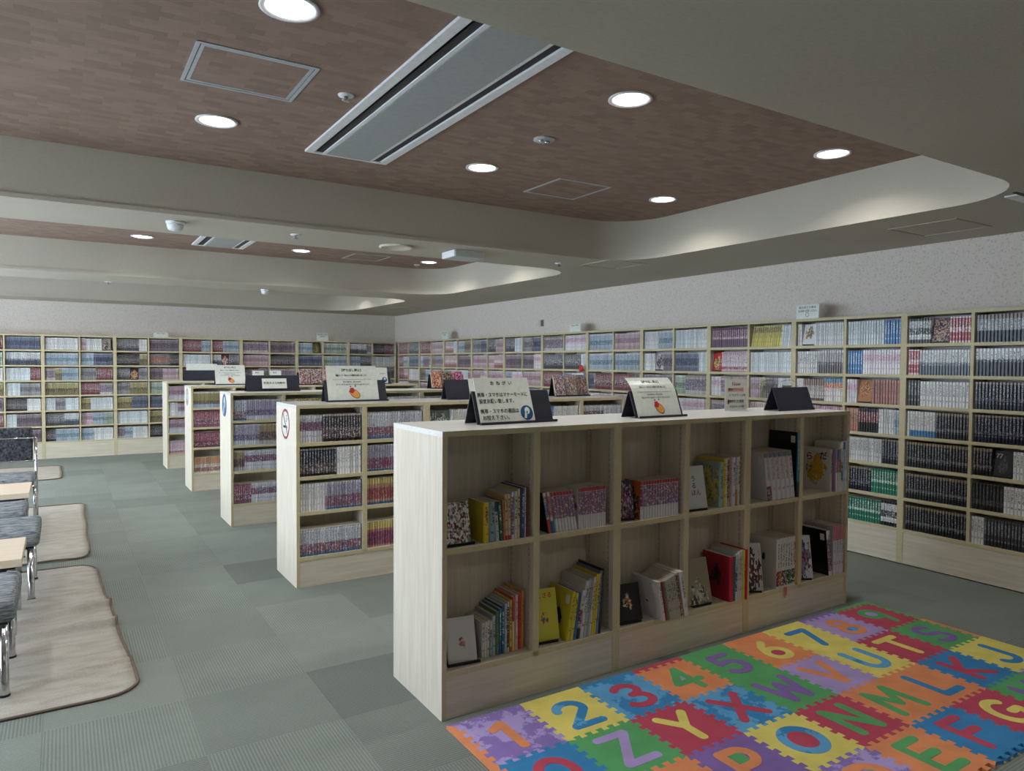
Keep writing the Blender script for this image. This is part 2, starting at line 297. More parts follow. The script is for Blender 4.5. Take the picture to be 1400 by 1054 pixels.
# ------------------------------------------------------------------ book styles (sRGB)
WH=(226,226,226)
def S(label,A,B=None,C=(60,60,60),D=None,E=None,top=0,bot=0,art=(2,2),ink=1,h=.175,cov=None):
    return dict(label=label,A=A,B=B or A,C=C,D=D or A,E=E or A,top=top,bot=bot,art=art,ink=ink,h=h,cov=cov or A)
ST={
 'blacktan':S('black manga volume with a tan-topped spine',(26,26,34),(150,128,96),(150,150,156),(26,26,34),(120,120,126),.1,0,(.28,.4),1),
 'navytan':S('navy and white striped manga volume with tan top',(196,200,208),(140,118,104),(30,34,62),(28,32,60),(40,44,74),.16,.42,(2,2),1),
 'navywhite':S('navy manga volume with a white upper spine',(222,224,230),(222,224,230),(70,74,100),(26,30,60),(50,54,84),0,.5,(.4,.6),1),
 'navy':S('navy blue manga volume with silver lettering',(28,30,52),(150,134,110),(166,168,176),(24,26,44),(90,94,112),.08,.1,(.3,.42),1),
 'bwstripe':S('black and white striped manga volume',(226,228,230),(30,30,34),(40,40,44),(30,30,36),(60,60,66),.1,.16,(.35,.62),1),
 'redwhite':S('red and white manga volume',(196,66,72),(232,220,222),(236,226,226),(224,200,202),(230,180,184),.06,.08,(.4,.6),1),
 'greywhite':S('white manga volume with slate lower spine',(222,224,228),(222,224,228),(70,80,100),(84,94,112),(130,140,156),0,.38,(.38,.5),1),
 'charcoal':S('charcoal grey manga volume',(62,64,70),(80,80,84),(170,172,176),(46,48,54),(100,102,108),.05,.2,(2,2),1),
 'dark':S('near-black manga volume with faint grey lettering',(40,40,44),(70,66,60),(110,110,114),(34,34,40),(80,80,84),.04,.1,(.2,.4),1),
 'whiteblk':S('white manga volume with small black lettering',(220,221,220),WH,(52,52,56),(214,214,214),(180,182,184),0,0,(2,2),1),
 'whiteblue':S('white manga volume with a bright blue foot',(222,224,222),WH,(130,130,130),(40,132,206),(150,190,220),0,.24,(2,2),1),
 'white':S('plain white manga volume',(226,226,226),WH,(150,152,156),(220,220,220),(200,200,204),0,0,(2,2),1),
 'whitepink':S('white manga volume with pink lettering',(226,224,228),WH,(206,130,170),(222,218,224),(220,180,206),0,.05,(.55,.8),1),
 'blue':S('bright blue manga volume',(58,132,208),(70,142,214),(206,220,236),(48,120,196),(90,150,214),0,0,(2,2),1),
 'salmon':S('salmon pink manga volume',(188,118,104),(198,134,120),(110,60,54),(176,108,98),(150,90,84),.04,.06,(2,2),1),
 'orange':S('orange and pink manga volume',(206,136,112),(214,150,124),(150,80,70),(188,120,110),(214,170,150),.2,.1,(.5,.8),1),
 'redblack':S('black-footed manga volume with a red upper spine',(150,56,66),(60,62,70),(220,200,200),(34,42,48),(90,60,66),.14,.42,(2,2),1),
 'green':S('green manga volume with white title box',(30,138,104),(36,146,112),(222,232,226),(26,128,96),(200,226,214),0,0,(.45,.55),1),
 'yellow':S('yellow manga volume leaning to the right',(226,206,62),(232,214,72),(140,120,40),(220,198,54),(120,104,60),0,.12,(.68,.95),1),
 'magenta':S('plum and pink manga volume',(128,70,98),(120,50,74),(222,190,206),(112,70,110),(200,140,160),.12,.3,(.42,.52),1),
 'pinkwhite':S('pink-topped white manga volume',(222,206,214),(206,160,178),(170,80,100),(200,150,160),(180,70,70),.16,.06,(.12,.26),1),
 'whiteline':S('white manga volume with pale blue tint',(216,224,228),WH,(150,160,170),(210,218,224),(190,200,210),0,0,(2,2),1),
 'multi':S('white manga volume with coloured title block',(226,226,222),(70,150,200),(210,70,70),(230,228,222),(230,150,60),.16,.0,(.6,.86),1),
 'brownwhite':S('brown and white manga volume',(206,196,192),(150,116,106),(90,64,60),(120,90,84),(160,130,120),.3,.12,(2,2),1),
 'greybrown':S('grey-brown manga volume with white upper spine',(196,192,196),(214,212,214),(70,62,66),(104,92,98),(120,110,116),.1,.36,(.36,.5),1),
 # S1 / S2 rows
 'redspot':S('pink-speckled manga volume with red top',(216,206,210),(200,60,64),(190,84,98),(214,214,214),(120,124,176),.09,.27,(.34,.9),1,.178),
 'bluered':S('white manga volume with blue title and red artwork',(212,212,222),(196,204,216),(50,84,160),(206,206,214),(196,70,80),.05,.1,(.42,.75),1,.172),
 'bluefoot':S('manga volume with blue foot and red artwork',(214,216,226),(178,186,206),(70,96,170),(42,118,184),(190,66,76),.05,.1,(.1,.45),1,.172),
 'blackart':S('black manga volume with silver title and dark artwork',(46,46,56),(170,170,178),(190,192,200),(30,28,34),(120,70,64),.06,.1,(.12,.5),1,.172),
 'navyart':S('dark navy manga volume with brown artwork',(40,44,64),(150,152,166),(176,180,196),(34,30,36),(124,84,70),.05,.08,(.1,.45),1,.172),
 'purplered':S('lavender manga volume with red artwork and blue foot',(182,178,206),(206,208,220),(80,70,150),(54,112,176),(188,62,80),.05,.08,(.1,.5),1,.172),
 'purplewhite':S('lavender and white manga volume',(190,178,212),(212,208,222),(110,80,150),(206,210,222),(120,110,150),.04,.2,(.25,.5),1,.172),
 'yellowred':S('red and yellow manga volume with blue foot',(206,150,110),(214,190,90),(170,50,70),(50,108,180),(190,60,80),.22,.1,(.2,.62),1,.172),
 'pinkyellow':S('pink manga volume with yellow top',(206,120,130),(222,196,80),(200,60,90),(214,150,150),(120,60,130),.3,.06,(.1,.6),1,.172),
 'olive':S('olive and yellow manga volume with pale blue foot',(176,164,84),(210,214,206),(120,96,60),(150,186,226),(96,80,120),.1,.22,(.24,.45),1,.172),
 'crimson':S('crimson manga volume with dark artwork',(176,66,96),(190,90,116),(230,190,204),(150,90,120),(90,50,76),.06,.14,(.2,.5),1,.172),
 'plumred':S('red-violet manga volume with white lettering',(160,58,86),(170,80,110),(222,180,196),(120,60,84),(84,50,70),.05,.1,(.1,.35),1,.172),
 'orangewhite':S('orange-topped white manga volume',(220,212,206),(214,140,90),(160,90,60),(206,214,226),(190,90,70),.42,.06,(.12,.38),1,.172),
 'gold':S('gold and violet manga volume',(190,164,90),(200,190,150),(120,70,90),(176,180,210),(90,70,120),.08,.16,(.2,.6),1,.172),
 'mauve':S('mauve and white manga volume',(196,176,192),(206,150,160),(150,90,120),(196,206,228),(170,120,150),.1,.3,(.4,.7),1,.172),
 'tealdark':S('dark teal manga volume',(70,100,98),(84,116,112),(196,206,202),(60,88,88),(40,60,60),.05,.1,(.3,.6),1,.172),
 # far shelves
 'f_pink':S('pink',(214,176,186),(222,196,204),(180,110,130),(206,150,164),(190,120,140),.1,.2,(.4,.7)),
 'f_rose':S('rose',(206,140,146),(226,190,190),(240,226,226),(196,90,100),(222,180,184),.08,.25,(.4,.6)),
 'f_red':S('red',(176,62,74),(190,80,90),(230,200,204),(160,56,70),(120,40,52),.05,.15,(.3,.6)),
 'f_grey':S('grey',(172,170,178),(190,188,194),(90,88,98),(150,148,160),(120,118,128),.06,.2,(.3,.7)),
 'f_slate':S('slate',(110,110,122),(140,140,150),(200,200,206),(84,84,98),(70,70,82),.06,.25,(.3,.7)),
 'f_blue':S('blue',(126,140,178),(170,180,204),(60,70,120),(96,110,156),(70,84,136),.06,.2,(.3,.7)),
 'f_sky':S('pale blue',(178,204,222),(206,218,226),(70,120,170),(150,186,212),(100,150,196),.08,.2,(.3,.6)),
 'f_dark':S('dark',(62,60,66),(86,82,84),(170,168,172),(48,46,52),(100,84,84),.06,.15,(.2,.6)),
 'f_brown':S('brown',(176,142,110),(196,170,140),(110,80,60),(160,128,100),(130,96,76),.05,.1,(.3,.7)),
 'f_green':S('pale green',(188,206,190),(214,222,214),(90,130,100),(150,186,150),(110,150,120),.1,.25,(.3,.6)),
 'f_mauve':S('mauve',(166,140,158),(190,170,184),(90,66,84),(140,112,134),(110,84,106),.08,.2,(.25,.7)),
 'f_mixed':S('mixed',(206,198,200),(200,150,120),(120,90,140),(200,190,200),(150,110,140),.1,.15,(.2,.8)),
 'f_yellow':S('yellow',(206,188,80),(214,206,170),(90,76,50),(150,130,70),(110,90,70),.1,.3,(.2,.55)),
 'f_rainbow':S('rainbow',(214,196,90),(90,160,200),(170,70,120),(70,90,160),(200,110,80),.1,.15,(.1,.9)),
}
def desat(c,k):
    g=.3*c[0]+.55*c[1]+.15*c[2]; return tuple(int(g+(v-g)*k) for v in c)
for k_,s_ in ST.items():
    f_=.45 if k_.startswith('f_') else (.58 if abs(s_['h']-.172)<.001 else .72)
    for a_ in 'ABCDE': s_[a_]=desat(s_[a_],f_)
    s_['cov']=desat(s_['cov'],f_)
ORD=['top','second','third','fourth','fifth','sixth','lowest']

# book geometry: local x across the spine, y from spine (front, y=0) to fore-edge, z up
def book_profile(w,d,r):
    return [(-w/2,d),(-w/2,r),(-w*.3,0),(w*.3,0),(w/2,r),(w/2,d)]
def set_attrs(me, cols):
    n=len(me.vertices)
    for k,c in cols.items():
        a=me.attributes.new(k,'FLOAT_COLOR','POINT')
        arr=np.tile(np.array(c if len(c)==4 else tuple(c)+(1,),dtype=np.float32),(n,1)) if not isinstance(c,np.ndarray) else c
        a.data.foreach_set('color',arr.astype(np.float32).ravel())
def style_cols(s):
    return dict(cA=lin(s['A']),cB=lin(s['B']),cC=lin(s['C']),cD=lin(s['D']),cE=lin(s['E']),
                cP=(s['top'],s['bot'],0,1),cQ=(s['art'][0],s['art'][1],s['ink'],1))
def cover_cols(A,B,C,D,E,rad=.3,hgt=.45):
    return dict(fA=lin(A),fB=lin(B),fC=lin(C),fD=lin(D),fE=lin(E),fP=(rad,hgt,0,1))
_cache={}
def cover_mesh(key,w,h,d,cols,face=None):
    """bound cover: spine with curved front plus two boards, one mesh"""
    k=(key,round(w,4),round(h,4),round(d,4))
    if k in _cache: return _cache[k]
    b=.0016 if w>.008 else w*.2; r=min(.0048,w*.28)
    V=[];F=[];Mi=[];UV=[]
    def q(pts,uvs,mi):
        i=len(V); V.extend(pts); F.append(tuple(range(i,i+len(pts)))); Mi.append(mi); UV.extend(uvs)
    pr=book_profile(w,d,r)
    sp=pr[1:5]; us=[0,.2,.8,1]
    for i in range(3):
        (xa,ya),(xb,yb)=sp[i],sp[i+1]
        q([(xa,ya,0),(xb,yb,0),(xb,yb,h),(xa,ya,h)],[(us[i],0),(us[i+1],0),(us[i+1],1),(us[i],1)],0)
    # outer boards
    q([(-w/2,d,0),(-w/2,r,0),(-w/2,r,h),(-w/2,d,h)],[(0,0),(1,0),(1,1),(0,1)],1)
    q([(w/2,r,0),(w/2,d,0),(w/2,d,h),(w/2,r,h)],[(0,0),(1,0),(1,1),(0,1)],1)
    # inner faces
    i0=[(-w/2+b,d),(-w/2+b,r+b),(w/2-b,r+b),(w/2-b,d)]
    for i in range(3):
        (xa,ya),(xb,yb)=i0[i],i0[i+1]
        q([(xb,yb,0),(xa,ya,0),(xa,ya,h),(xb,yb,h)],[(0,0),(.01,0),(.01,.01),(0,.01)],2)
    # rims (top, bottom) and fore-edge of the boards
    for z,fl in ((h,1),(0,0)):
        for pts in ([(-w/2,r),(-w/2+b,r+b),(-w/2+b,d),(-w/2,d)],[(w/2-b,r+b),(w/2,r),(w/2,d),(w/2-b,d)],[(-w/2,r),(-w*.3,0),(w*.3,0),(w/2,r),(w/2-b,r+b),(-w/2+b,r+b)]):
            pts=pts if fl else pts[::-1]
            q([(x,y,z) for x,y in pts],[(0,0)]*len(pts),1)
    for xa,xb in ((-w/2,-w/2+b),(w/2-b,w/2)):
        q([(xb,d,0),(xa,d,0),(xa,d,h),(xb,d,h)],[(0,0)]*4,1)
    me=mesh_vf('book_cover',V,F,[SPINE,COVER,MAT['paper']],Mi,uv=UV)
    set_attrs(me,cols); _cache[k]=me
    return me
def pages_mesh(w,h,d):
    k=('pg',round(w,4),round(h,4),round(d,4))
    if k not in _cache:
        b=.0018 if w>.008 else w*.22
        _cache[k]=MB().box(-w/2+b,w/2-b,.004,d-.003,.0025,h-.003).mesh('pages',[MAT['paper']])
    return _cache[k]
def cube_hidden(P, boxes):
    """is the straight line from the camera to P cut by one of the row boxes"""
    d=Vector(P)-CP
    for lo,hi in boxes:
        t0,t1=0,.985
        for a in range(3):
            if abs(d[a])<1e-9:
                if not lo[a]<=CP[a]<=hi[a]: t0=2
                continue
            u=(lo[a]-CP[a])/d[a]; v=(hi[a]-CP[a])/d[a]
            t0=max(t0,min(u,v)); t1=min(t1,max(u,v))
        if t0<t1: return True
    return False
BOOKS=[]      # every shelved manga volume
FACES=[]      # face-out volumes on shelves
def cell(frame, x0, x1, z, runs, where, rng, setback=.015, lean=None, d=.112, hmax=.2):
    """fill one compartment with runs of (style, count) or ('face', cover key)"""
    o,rot=frame; width=x1-x0; nf=sum(1 for r in runs if r[0]=='face'); n=sum(r[1] for r in runs if r[0]!='face')
    fwid=.118
    avail=width-.012-nf*fwid; w0=min(avail/max(n,1),.0225) if n else .02
    x=x0+.004
    for ri,r in enumerate(runs):
        if r[0]=='face':
            FACES.append((frame,x+fwid/2,z,r[1],where,setback)); x+=fwid; continue
        st,cnt=r[0],r[1]; s=ST[st]; ln=r[2] if len(r)>2 else 0
        h=min(s['h']+rng.uniform(-.004,.004),hmax)
        sb=setback+rng.uniform(-.003,.004)
        for i in range(cnt):
            w=w0*.93; lx=x+w0/2
            BOOKS.append(dict(frame=frame,x=lx,z=z,w=round(w,4),h=round(h,3),d=d,y=sb+rng.uniform(-.0015,.0015),lean=ln,style=st,where=where,run=(where,ri,st)))
            x+=w0
def wpos(frame,lx,ly,lz):
    (ox,oy,oz),rot=frame; c,s=math.cos(rot),math.sin(rot)
    return (ox+lx*c-ly*s, oy+lx*s+ly*c, oz+lz)

# ================================================================== THE SETTING
def arc_rect(x0,x1,y0,y1,r,n=10):
    P=[]
    for cx,cy,a0 in ((x1-r,y0+r,-90),(x1-r,y1-r,0),(x0+r,y1-r,90),(x0+r,y0+r,180)):
        for i in range(n+1):
            a=math.radians(a0+90*i/n); P.append((cx+r*math.cos(a),cy+r*math.sin(a)))
    return P
def fill2d(name, loops, z, th, mat):
    cu=bpy.data.curves.new(name,'CURVE'); cu.dimensions='2D'; cu.fill_mode='BOTH'; cu.extrude=th/2
    for lp in loops:
        sp=cu.splines.new('POLY'); sp.points.add(len(lp)-1); sp.use_cyclic_u=True
        for p,(x,y) in zip(sp.points,lp): p.co=(x,y,0,1)
    o=bpy.data.objects.new(name,cu); COL.objects.link(o)
    me=bpy.data.meshes.new_from_object(o.evaluated_get(bpy.context.evaluated_depsgraph_get())); bpy.data.objects.remove(o)
    me.materials.clear(); me.materials.append(mat); me.name=name
    return add(name,me,None,(0,0,z+th/2))
# ---- floor with carpet tiles
floor=struct(MB().box(XL,XW+.1,YN,YB+.1,-.08,-.008).obj('floor',MAT['carpetx']))
tx=MB().box(-.2496,.2496,-.2496,.2496,-.008,0).mesh('carpet_tile',[MAT['carpetx']]); ty=MB().box(-.2496,.2496,-.2496,.2496,-.008,0).mesh('carpet_tile',[MAT['carpety']])
td=MB().box(-.2496,.2496,-.2496,.2496,-.008,0).mesh('carpet_tile',[MAT['carpetd']])
GX,GY=.92-.25-5*1.0,.19-.25-3*1.0
rest=MB()
i=0
for a in range(19):
    for b in range(32):
        cx,cy=GX+.5*a,GY+.5*b
        if not(XL-.2<cx<XW+.2 and YN-.2<cy<YB+.2): continue
        near=-.6<cx<4.95 and .7<cy<12.2
        if near: add('carpet_tile',td if (abs(cx-1.17)<.1 and min(abs(cy-4.94),abs(cy-2.94))<.1) else tx if (a+b)%2 else ty,floor,(cx,cy,0))
        else: rest.box(cx-.2496,cx+.2496,cy-.2496,cy+.2496,-.008,0)
ro=rest.obj('carpet_tile_field',MAT['carpety'],floor); ro['kind']='stuff'
# ---- walls
struct(MB().box(XW,XW+.1,YN-.1,YB+.1,-.08,2.75).obj('wall_right',MAT['wallpaper']))
struct(MB().box(XL-.1,XW,YB,YB+.1,-.08,2.75).obj('wall_back',MAT['wallpaper']))
struct(MB().box(XL-.1,XW,YN-.1,YN,-.08,2.75).obj('wall_front',MAT['wallpaper']))
WIN=[(2.5+1.82*k,4.22+1.82*k) for k in range(5)]; WZ0,WZ1=.5,2.2
wl=MB().box(XL-.1,XL,YN,YB,-.08,WZ0).box(XL-.1,XL,YN,YB,WZ1,2.75)
ys=[YN]+[v for w in WIN for v in w]+[YB]
for k in range(0,len(ys),2): wl.box(XL-.1,XL,ys[k],ys[k+1],WZ0,WZ1)
struct(wl.obj('wall_left',MAT['wallpaper']))
for k,(a,b) in enumerate(WIN):
    fr=MB()
    for y in (a,(a+b)/2-.02,b-.04): fr.box(XL-.09,XL-.03,y,y+.04,WZ0,WZ1)
    for z in (WZ0,WZ1-.04): fr.box(XL-.0895,XL-.0305,a+.002,b-.002,z,z+.04)
    w=struct(fr.obj('window_%d'%(k+1),MAT['alu']))
    for s in range(2): MB().box(XL-.063,XL-.057,a+.04+s*(b-a)/2-s*.02,(a+b)/2-.02+s*((b-a)/2-.02),WZ0+.04,WZ1-.04).obj('pane',MAT['glass'],w)
# ---- ceiling: lower field with three rounded coffers
CR=.42
loops=[[(XL-.05,YN-.05),(XW+.05,YN-.05),(XW+.05,YB+.05),(XL-.05,YB+.05)]]+[arc_rect(CX0,CX1,a,b,CR) for a,b in COFFERS]
ceil=struct(fill2d('ceiling',loops,ZL,.025,MAT['lowceil']))
for a,b in COFFERS:
    lp=arc_rect(CX0-.012,CX1+.012,a-.012,b+.012,CR+.012,14); n=len(lp)
    V=[(x,y,ZL+.012) for x,y in lp]+[(x,y,ZH+.02) for x,y in lp]
    f=add('fascia',mesh_vf('fascia',V,[(i,n+i,n+(i+1)%n,(i+1)%n) for i in range(n)],[MAT['lowceil']],smooth=True),ceil,(0,0,0)); f.matrix_parent_inverse=Matrix.Translation((0,0,-ceil.location.z))
    c=MB().prism(lp,ZH,ZH+.03).obj('coffer_panel',MAT['brownceil'],ceil); c.matrix_parent_inverse=Matrix.Translation((0,0,-ceil.location.z))
struct(MB().box(XL-.1,XW+.1,YN-.1,YB+.1,2.75,2.8).obj('ceiling_slab',MAT['lowceil']))
struct(MB().box(4.085,XW,1.70,1.76,ZL-.008,ZL).obj('trim_1',MAT['white']))
struct(MB().box(4.03,XW,1.682,1.70,ZL-.004,ZL).obj('trim_2',MAT['black']))

# ================================================================== CEILING FITTINGS
def downlight(x,y,label,k=1.0):
    t=thing('ceiling_downlight',label,'ceiling light',(x,y,ZH),0,'round recessed downlights')
    MB().lathe([(.098,0),(.1,-.006),(.088,-.008),(.079,-.002),(.079,.0)],32).obj('trim_ring',MAT['white'],t,smooth=True)
    MB().lathe([(.079,-.0035),(.06,-.006),(.03,-.0075),(.001,-.008)],32).obj('lens',MAT['lens'],t,smooth=True)
    ld=bpy.data.lights.new('downlight_lamp','AREA'); ld.shape='DISK'; ld.size=.15; ld.energy=LAMP_W*k; ld.color=(1,.975,.94); ld.spread=math.radians(140)
    lo=bpy.data.objects.new('lamp',ld); COL.objects.link(lo); lo.parent=t; lo.location=(0,0,-.012)
LX=[-.85,.66,2.175,3.68]
LN=['beyond the left photo edge','over the aisle left of the grey ceiling unit','right of the grey ceiling unit','beside the curved right coffer end']
RN=[(-.6,'single row of the coffer behind the camera'),(2.46,'near row of the nearest coffer'),(3.80,'far row of the nearest coffer'),(6.35,'near row of the second coffer'),(7.68,'far row of the second coffer'),(9.75,'near row of the farthest coffer'),(11.0,'far row of the farthest coffer')]  # first row is unseen fill lamps, added to brighten the nearest bookcase fronts
for y,rn in RN:
    for x,ln in zip(LX,LN): downlight(x,y,k=.75 if y<0 else 1.0,label='lit round downlight, %s, %s'%(rn,ln) if len(('lit round downlight, %s, %s'%(rn,ln)).split())<=16 else 'lit downlight, %s, %s'%(rn.replace(' of the',' of'),ln.replace('the ','')))
def aircon(x0,x1,y0,y1,label):
    t=thing('ceiling_air_conditioner',label,'air conditioner',((x0+x1)/2,(y0+y1)/2,ZH))
    w,l=(x1-x0)/2,(y1-y0)/2
    MB().box(-w,w,-l,-l+.03,-.012,0).box(-w,w,l-.03,l,-.012,0).box(-w,-w+.045,-l+.03,l-.03,-.012,0).box(w-.045,w,-l+.03,l-.03,-.012,0).obj('frame',MAT['white'],t)
    MB().box(-.125,.125,-l+.03,l-.03,-.016,0).obj('centre_panel',MAT['accentre'],t)
    for s in (-1,1):
        MB().box(s*w-s*.045 if s<0 else .125,-.125 if s<0 else w-.045,-l+.03,l-.03,-.002,0).obj('air_slot',MAT['black'],t)
        a=s*(w-.045-.045); MB().box(a-.03,a+.03,-l+.035,l-.035,-.0075,-.004).obj('vane',MAT['black'] if s<0 else MAT['navy'],t)
        c=s*.137; MB().box(c-.009,c+.009,-l+.03,l-.03,-.014,-.002).obj('slot_trim',MAT['white'],t)
aircon(1.165,1.648,2.05,4.04,'long grey and white ceiling air conditioner with dark slots, in nearest coffer')
aircon(1.12,1.62,5.95,7.88,'grey and white ceiling air conditioner in the second coffer, farther away')
def hatch(x0,x1,y0,y1,z,label,wd,mat,inner):
    t=thing('ceiling_access_hatch',label,'access hatch',((x0+x1)/2,(y0+y1)/2,z)); w,l=(x1-x0)/2,(y1-y0)/2
    def ring(a,b,w,l,z0): return MB().box(-w,w,-l,-l+b,z0,0).box(-w,w,l-b,l,z0,0).box(-w,-w+b,-l+b,l-b,z0,0).box(w-b,w,-l+b,l-b,z0,0)
    ring(0,wd,w,l,-.004).obj('outer_frame',mat,t); g=wd+.005
    ring(0,wd,w-g,l-g,-.003).obj('inner_frame',mat,t)
    MB().box(-w+g+wd,w-g-wd,-l+g+wd,l-g-wd,-.0015,0).obj('panel',inner,t)
hatch(.435,.9,2.895,3.335,ZH,'square access hatch with aluminium frame left of the near air conditioner',.014,MAT['alu'],MAT['brownceil'])
hatch(2.715,3.147,3.735,4.17,ZH,'square access hatch in the brown coffer right of the air conditioner',.007,MAT['alu'],MAT['brownceil'])
hatch(2.71,3.14,7.53,7.96,ZH,'square access hatch in the second coffer',.007,MAT['alu'],MAT['brownceil'])
hatch(4.457,4.893,2.17,2.587,ZL,'plain access hatch in the low ceiling beside the right wall',.007,MAT['lowceil'],MAT['lowceil'])
hatch(3.86,4.28,4.6,5.02,ZL,'plain access hatch in the low ceiling between first and second coffers',.007,MAT['lowceil'],MAT['lowceil'])
hatch(4.46,4.86,10.3,10.7,ZL,'plain access hatch in the low ceiling near the room corner',.007,MAT['lowceil'],MAT['lowceil'])
def smoke(x,y,label):
    t=thing('smoke_detector',label,'smoke detector',(x,y,ZL))
    MB().lathe([(.055,0),(.055,-.012),(.045,-.016)],24).obj('base',MAT['white'],t,smooth=True)
    MB().lathe([(.046,-.014),(.05,-.022),(.042,-.05),(.02,-.058),(.001,-.058)],24).obj('cap',MAT['white'],t,smooth=True)
smoke(.604,4.90,'white smoke detector on the low ceiling before the second coffer')
smoke(2.07,8.84,'small white smoke detector on the low ceiling before the farthest coffer')
def sprinkler(x,y,z,label):
    t=thing('fire_sprinkler',label,'sprinkler',(x,y,z),0,'ceiling sprinkler heads')
    MB().lathe([(.036,0),(.034,-.005),(.012,-.007)],20).obj('rosette',MAT['white'],t,smooth=True)
    MB().lathe([(.009,-.005),(.009,-.022),(.02,-.024),(.02,-.027),(.004,-.03)],16).obj('nozzle',MAT['chrome'],t,smooth=True)
sprinkler(1.084,3.12,ZH,'sprinkler head left of the near air conditioner')
sprinkler(1.354,4.92,ZL,'sprinkler head on the low ceiling before the second coffer')
sprinkler(3.645,5.02,ZL,'sprinkler head on the low ceiling near the right end of the second coffer')
sprinkler(3.66,7.98,ZH,'sprinkler head in the second coffer beside its rightmost downlight')
sprinkler(.434,9.0,ZL,'sprinkler head on the low ceiling at far left')
t=thing('emergency_light','round silver emergency light with small bulbs right of the air conditioner','emergency light',(2.179,3.144,ZH))
MB().lathe([(.058,0),(.058,-.006),(.05,-.01),(.001,-.01)],28).obj('plate',MAT['alu'],t,smooth=True)
for dx in (-.02,.02): MB().lathe([(.013,-.009),(.015,-.016),(.008,-.022),(.001,-.023)],16).obj('bulb',MAT['chrome'],t,(dx,0,0),smooth=True)
t=thing('ceiling_speaker','flat round cream ceiling speaker on the low ceiling','speaker',(2.12,4.99,ZL))
MB().lathe([(.125,0),(.125,-.012),(.11,-.016),(.105,-.012)],36).obj('rim',MAT['paper'],t,smooth=True); MB().lathe([(.106,-.009),(.001,-.0095)],36).obj('grille',MAT['acpanel'],t)
t=thing('ceiling_sensor_box','white box-shaped unit hanging under the low ceiling','sensor box',(2.67,4.95,ZL),0)
bevel(MB().box(-.13,.13,-.11,.11,-.055,-.001).obj('housing',MAT['acpanel'],t),.004)
bevel(MB().box(-.137,-.13,-.105,.105,-.052,-.004).obj('front_panel',MAT['white'],t),.002)

# ================================================================== BOOKCASES
ROWY=[2.464,4.410,6.366,8.319,10.223]; ROWX=[1.240,1.214,1.200,1.167,1.143]; UW=.888; LH=1.14; LD=.48
ROWN=['nearest low row','second low row','third low row','fourth low row','farthest low row']
UN=['left unit','middle unit','right unit']
E1=[0,0,1,0,0,0]        # front face gets the edge banding
def pbox(key,x0,x1,y0,y1,z0,z1,mats,fm=E1):
    k=('pb',key)
    if k not in _cache: _cache[k]=MB().box(x0,x1,y0,y1,z0,z1,list(fm)).mesh(key.split('/')[0],mats)
    return _cache[k]
WM=[MAT['wood'],MAT['edge']]; WMH=[MAT['wood_h'],MAT['edge']]
E2=[0,0,1,0,1,0]
def low_unit(x,y,tiers,key,label,group,strips=False):
    t=thing('low_bookcase',label,'bookcase',(x,y,0),0,group); s=.021
    for nm,a,b in (('a',0,s),('b',UW-s,UW)): add('side_panel',pbox('side_panel/%s'%nm,a,b,0,LD,0,LH-.022,WM,E2),t)
    add('top_panel',pbox('top_panel/l',0,UW,0,LD,LH-.022,LH,[MAT['topwhite'],MAT['edge']],E2),t)
    add('divider',pbox('divider/lf',UW/2-.015,UW/2+.015,0,.2,.165,LH-.022,WM),t)
    add('divider',pbox('divider/lr',UW/2-.015,UW/2+.015,.28,LD,.165,LH-.022,WM,[0,0,0,0,1,0]),t)
    add('back_panel',pbox('back_panel/l1',s,UW-s,.2,.213,.02,LH-.022,[MAT['shelfback']],[0]*6),t)
    add('back_panel',pbox('back_panel/l2',s,UW-s,.267,.28,.02,LH-.022,[MAT['shelfback']],[0]*6),t)
    add('kick_panel',pbox('kick_panel/l1',s,UW-s,.004,.02,0,.166,[MAT['wood_h']],[0]*6),t); add('kick_panel',pbox('kick_panel/l2',s,UW-s,LD-.02,LD-.004,0,.166,[MAT['wood_h']],[0]*6),t)
    for ti,z in enumerate(tiers):
        for c,(a,b) in enumerate(((s,UW/2-.015),(UW/2+.015,UW-s))):
            if ti==len(tiers)-1:
                if c: continue
                add('shelf',pbox('shelf/lb',s,UW-s,0,.2,z-.023,z,WMH),t); add('shelf',pbox('shelf/lbr',s,UW-s,.28,LD,z-.023,z,WMH,[0,0,0,0,1,0]),t); continue
            add('shelf',pbox('shelf/l%s%d%d'%(key,ti,c),a,b,.002,.2,z-.023,z,WMH),t); add('shelf',pbox('shelf/lr%s%d%d'%(key,ti,c),a,b,.28,LD-.002,z-.023,z,WMH,[0,0,0,0,1,0]),t)
    if strips:
        for c,(a,b) in enumerate(((s,UW/2-.015),(UW/2+.015,UW-s))):
            for yy in (.025,.165):
                ps=add('shelf_pin_strip',pbox('shelf_pin_strip/%d%s'%(c,yy),b-.0025,b,yy,yy+.014,.2,LH-.03,[MAT['shelfback']],[0]*6),t)
                m=MB()
                for k in range(36): m.box(b-.0030,b-.0024,yy+.0055,yy+.0085,.215+k*.025,.222+k*.025)
                k2=('slots',c,yy)
                if k2 not in _cache: _cache[k2]=m.mesh('strip_slots',[MAT['inkgrey']])
                so=add('strip_slots',_cache[k2],ps)
    return t
S1T=[.676,.189]; S2T=[.905,.693,.472,.188]
for r in range(5):
    for u in range(3):
        lab={0:['low bookcase unit with the white notice, left of nearest row','low bookcase unit in the middle of the nearest row','low bookcase unit at the right end of the nearest row']}.get(r,['low bookcase of manga, %s, %s'%(ROWN[r],UN[u])]*3)[u]
        low_unit(ROWX[r]+u*UW,ROWY[r],S1T if r==0 else S2T,'s1' if r==0 else 's2',lab,'low double-sided bookcases in rows',strips=(r==0))
WXF,WY0,BYF,BX0=5.038,11.785,12.144,5.162; WH_=1.78; WU=.9
WT=[1.563,1.344,1.127,.912,.695,.471,.245]
